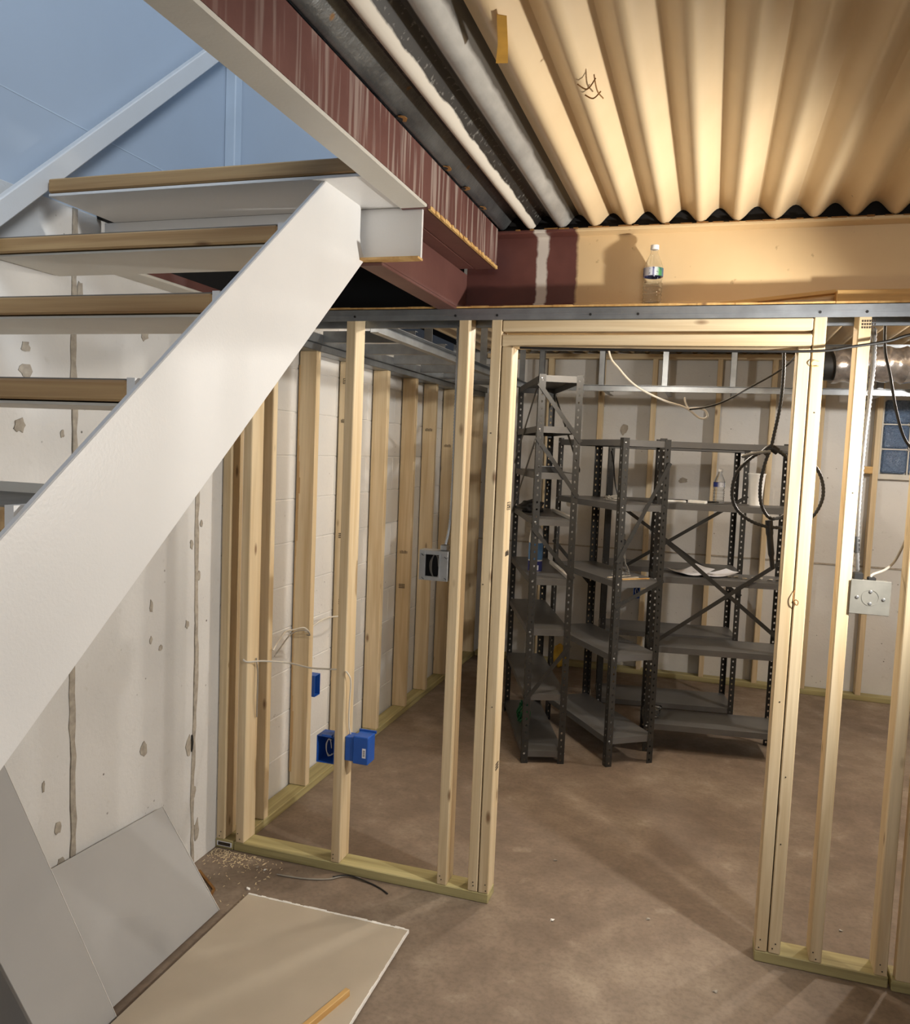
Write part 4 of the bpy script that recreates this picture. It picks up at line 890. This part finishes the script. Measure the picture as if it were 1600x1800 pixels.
t = thing('leaning_drywall_strip', (0.3, -1.05, 0.0), 'taller grey drywall strip leaning over the low offcut under the stairs', 'drywall')
MB().prism([(0.310, -0.975, 0.0), (0.312, -1.20, 0.0), (0.085, -1.50, 0.99), (0.085, -1.245, 0.99)], (0.012, 0.0, 0.004)).build('paper_face', M['drywall'], t, 0.001)
MB().prism([(0.312, -0.9745, 0.0), (0.322, -0.9745, 0.004), (0.097, -1.2445, 0.994), (0.087, -1.2445, 0.99)], (0.0, 0.0012, 0)).build('cut_edge', M['gypsum'], t)
board('wood_scrap', (0.845, -0.93, 0.0317), (0.913, -0.671, 0.0317), 0.022, 0.018, (0, 0, 1), M['raw_wood'], None, 0.002)
tag(bpy.data.objects['wood_scrap'], 'splintered yellow wood stick lying on the tan drywall sheet', 'wood scrap')
cable('wire_scrap', [(0.348, -0.106, 0.004), (0.43, -0.10, 0.004), (0.50, -0.085, 0.004), (0.554, -0.06, 0.004), (0.60, -0.02, 0.006), (0.66, -0.012, 0.004)], 0.003, M['grey_cable'], 'thin grey wire scrap on the floor in front of the plate, left piece')
cable('wire_scrap', [(0.56, -0.05, 0.008), (0.613, -0.018, 0.009), (0.705, -0.030, 0.004), (0.76, -0.05, 0.003), (0.80, -0.075, 0.003)], 0.003, M['black'], 'thin dark wire scrap on the floor in front of the plate, right piece')
t = MB().prism([(0.057, -0.188, 0.001), (0.188, -0.283, 0.001), (0.21, -0.346, 0.001), (0.20, -0.35, 0.001), (0.180, -0.288, 0.001), (0.050, -0.196, 0.001)], (0, 0, 0.006)).build('bent_strip', M['rust'], None)
tag(t, 'thin bent brown strip on the floor beside the leaning offcut', 'strip')
m = MB(); rd = random.Random(21)
for k in range(340):                               # sawdust and shavings in the corner: too fine to count
    if k < 230: x, y = abs(rd.gauss(0.10, 0.09))+0.01, -0.012-abs(rd.gauss(0, 0.055))
    else: x, y = rd.uniform(0.10, 0.34), rd.uniform(-0.75, -0.1)
    if y < -0.27 and (x > 0.32 or y < -0.38): continue
    s_ = rd.uniform(0.0012, 0.003); a = rd.uniform(0, 3.1); d = Vector((math.cos(a), math.sin(a), 0))*s_*2
    m.bar((x-d.x, y-d.y, 0.0012), (x+d.x, y+d.y, 0.0012+rd.random()*0.002), s_, s_*0.6)
o = m.build('sawdust', M['saw'], None); o['kind'] = 'stuff'; o['label'] = 'pale sawdust and shavings scattered in the wall corner'; o['category'] = 'sawdust'
for i, (x, y) in enumerate(((0.245, -0.085), (0.285, -0.09), (1.35, 0.42), (1.42, -0.02), (1.75, 0.12), (2.42, 0.30), (1.98, -0.22), (0.30, -0.235))):
    bm = bmesh.new(); rd = random.Random(i+60)
    for _ in range(12): bm.verts.new((rd.uniform(-1, 1)*0.009, rd.uniform(-1, 1)*0.007, rd.uniform(0, 1)*0.008))
    bmesh.ops.convex_hull(bm, input=bm.verts[:]); me = bpy.data.meshes.new('crumb'); bm.to_mesh(me); bm.free(); zmin = min(v.co.z for v in me.vertices)
    tag(place('floor_crumb', me, M['gypsum'] if i % 2 else M['mortar'], None, Matrix.Translation((x, y, -zmin))), ('pale crumb beside the partition plate, nearer the corner', 'pale crumb beside the partition plate, farther from the corner', 'pale crumb on the floor inside the doorway near the left jamb', 'pale crumb in the middle of the doorway threshold', 'pale crumb just inside the doorway right of centre', 'pale crumb on the floor behind the right studs', 'pale crumb on the floor in front of the right jamb', 'pale crumb near the leaning offcut')[i], 'debris', 'plaster crumbs on the floor')
# wood pieces lying on the ledge at the right
o = board('ledge_plank', (1.86, 0.075, 2.207), (2.215, 0.082, 2.244), 0.012, 0.03, (0, 0, 1), M['raw_wood'], None, 0.001); tag(o, 'thin plank resting aslant on the ledge right of the water bottle', 'plank')
o = board('ledge_block', (2.215, 0.065, 2.222), (2.55, 0.065, 2.222), 0.042, 0.05, (0, 0, 1), M['raw_wood'], None, 0.002); tag(o, 'pale wood block lying on the ledge at far right', 'wood block')
# torn masking tape and twisted wires on the deck
o = MB().prism([(1.446, -1.36, 2.4745), (1.462, -1.35, 2.4745), (1.440, -1.25, 2.472), (1.424, -1.185, 2.470), (1.400, -1.19, 2.470), (1.422, -1.26, 2.472)], (0, 0, -0.0012)).build('tape_scrap', M['tape'], None); tag(o, 'torn scrap of yellowed tape stuck to a tan ceiling rib', 'tape')
t = thing('tie_wire', (1.576, -1.02, 2.47), 'rusty twisted tie wire poking out of the corrugated ceiling', 'wire')
for k, pts in enumerate(([(1.545, -1.06, 2.470), (1.565, -1.05, 2.462), (1.585, -1.07, 2.474)], [(1.583, -1.08, 2.477), (1.582, -1.02, 2.470), (1.588, -0.97, 2.474)], [(1.552, -1.0, 2.472), (1.570, -0.995, 2.465), (1.588, -1.01, 2.472)])): MB().tube(spline(pts), 0.0016, 5).build('wire_strand', M['rust'], t, 0, True)

# ================================================================== LAMPS (just out of view)
t = thing('work_lamp', (2.87, -0.575, 0.0), 'yellow flood lamp on a tripod stand right of the doorway, out of view', 'lamp')
MB().tube([(2.87, -0.575, 0.35), (2.87, -0.575, 1.71)], 0.014, 10).build('pole', M['black'], t)
for k in range(3):
    a = k*2.094+0.5; MB().tube([(2.87, -0.575, 0.62), (2.87+0.36*math.cos(a), -0.575+0.36*math.sin(a), 0.01)], 0.010, 8).build('leg', M['black'], t)
d = Vector((-0.90, 0.43, 0.0)).normalized(); c = Vector((2.87, -0.575, 1.80))
MB().bar(c-d*0.03, c+d*0.05, 0.22, 0.16).build('housing', M['lamp_shell'], t, 0.006)
MB().bar(c+d*0.0505, c+d*0.053, 0.19, 0.13).build('lens', M['lit_bulb'], t)
for nm, loc, lab in (('ceiling_bulb', (1.45, 0.75, 2.33), 'bare ceiling bulb hidden above the doorway in the rear room'), ('ceiling_bulb', (3.35, 1.75, 2.25), 'bare ceiling bulb at the right of the rear room')):
    t = thing(nm, (loc[0], loc[1], 2.477), lab, 'lamp')
    MB().lathe([(0.05, 0.0), (0.055, 0.02), (0.03, 0.07), (0.022, 0.07)], (loc[0], loc[1], loc[2]+0.135), 18).build('lampholder', M['white_plastic'], t, 0, True)
    MB().lathe([(0.012, 0.0), (0.013, 0.02), (0.012, 0.03)], (loc[0], loc[1], loc[2]+0.105), 14).build('bulb_base', M['zinc'], t, 0, True)
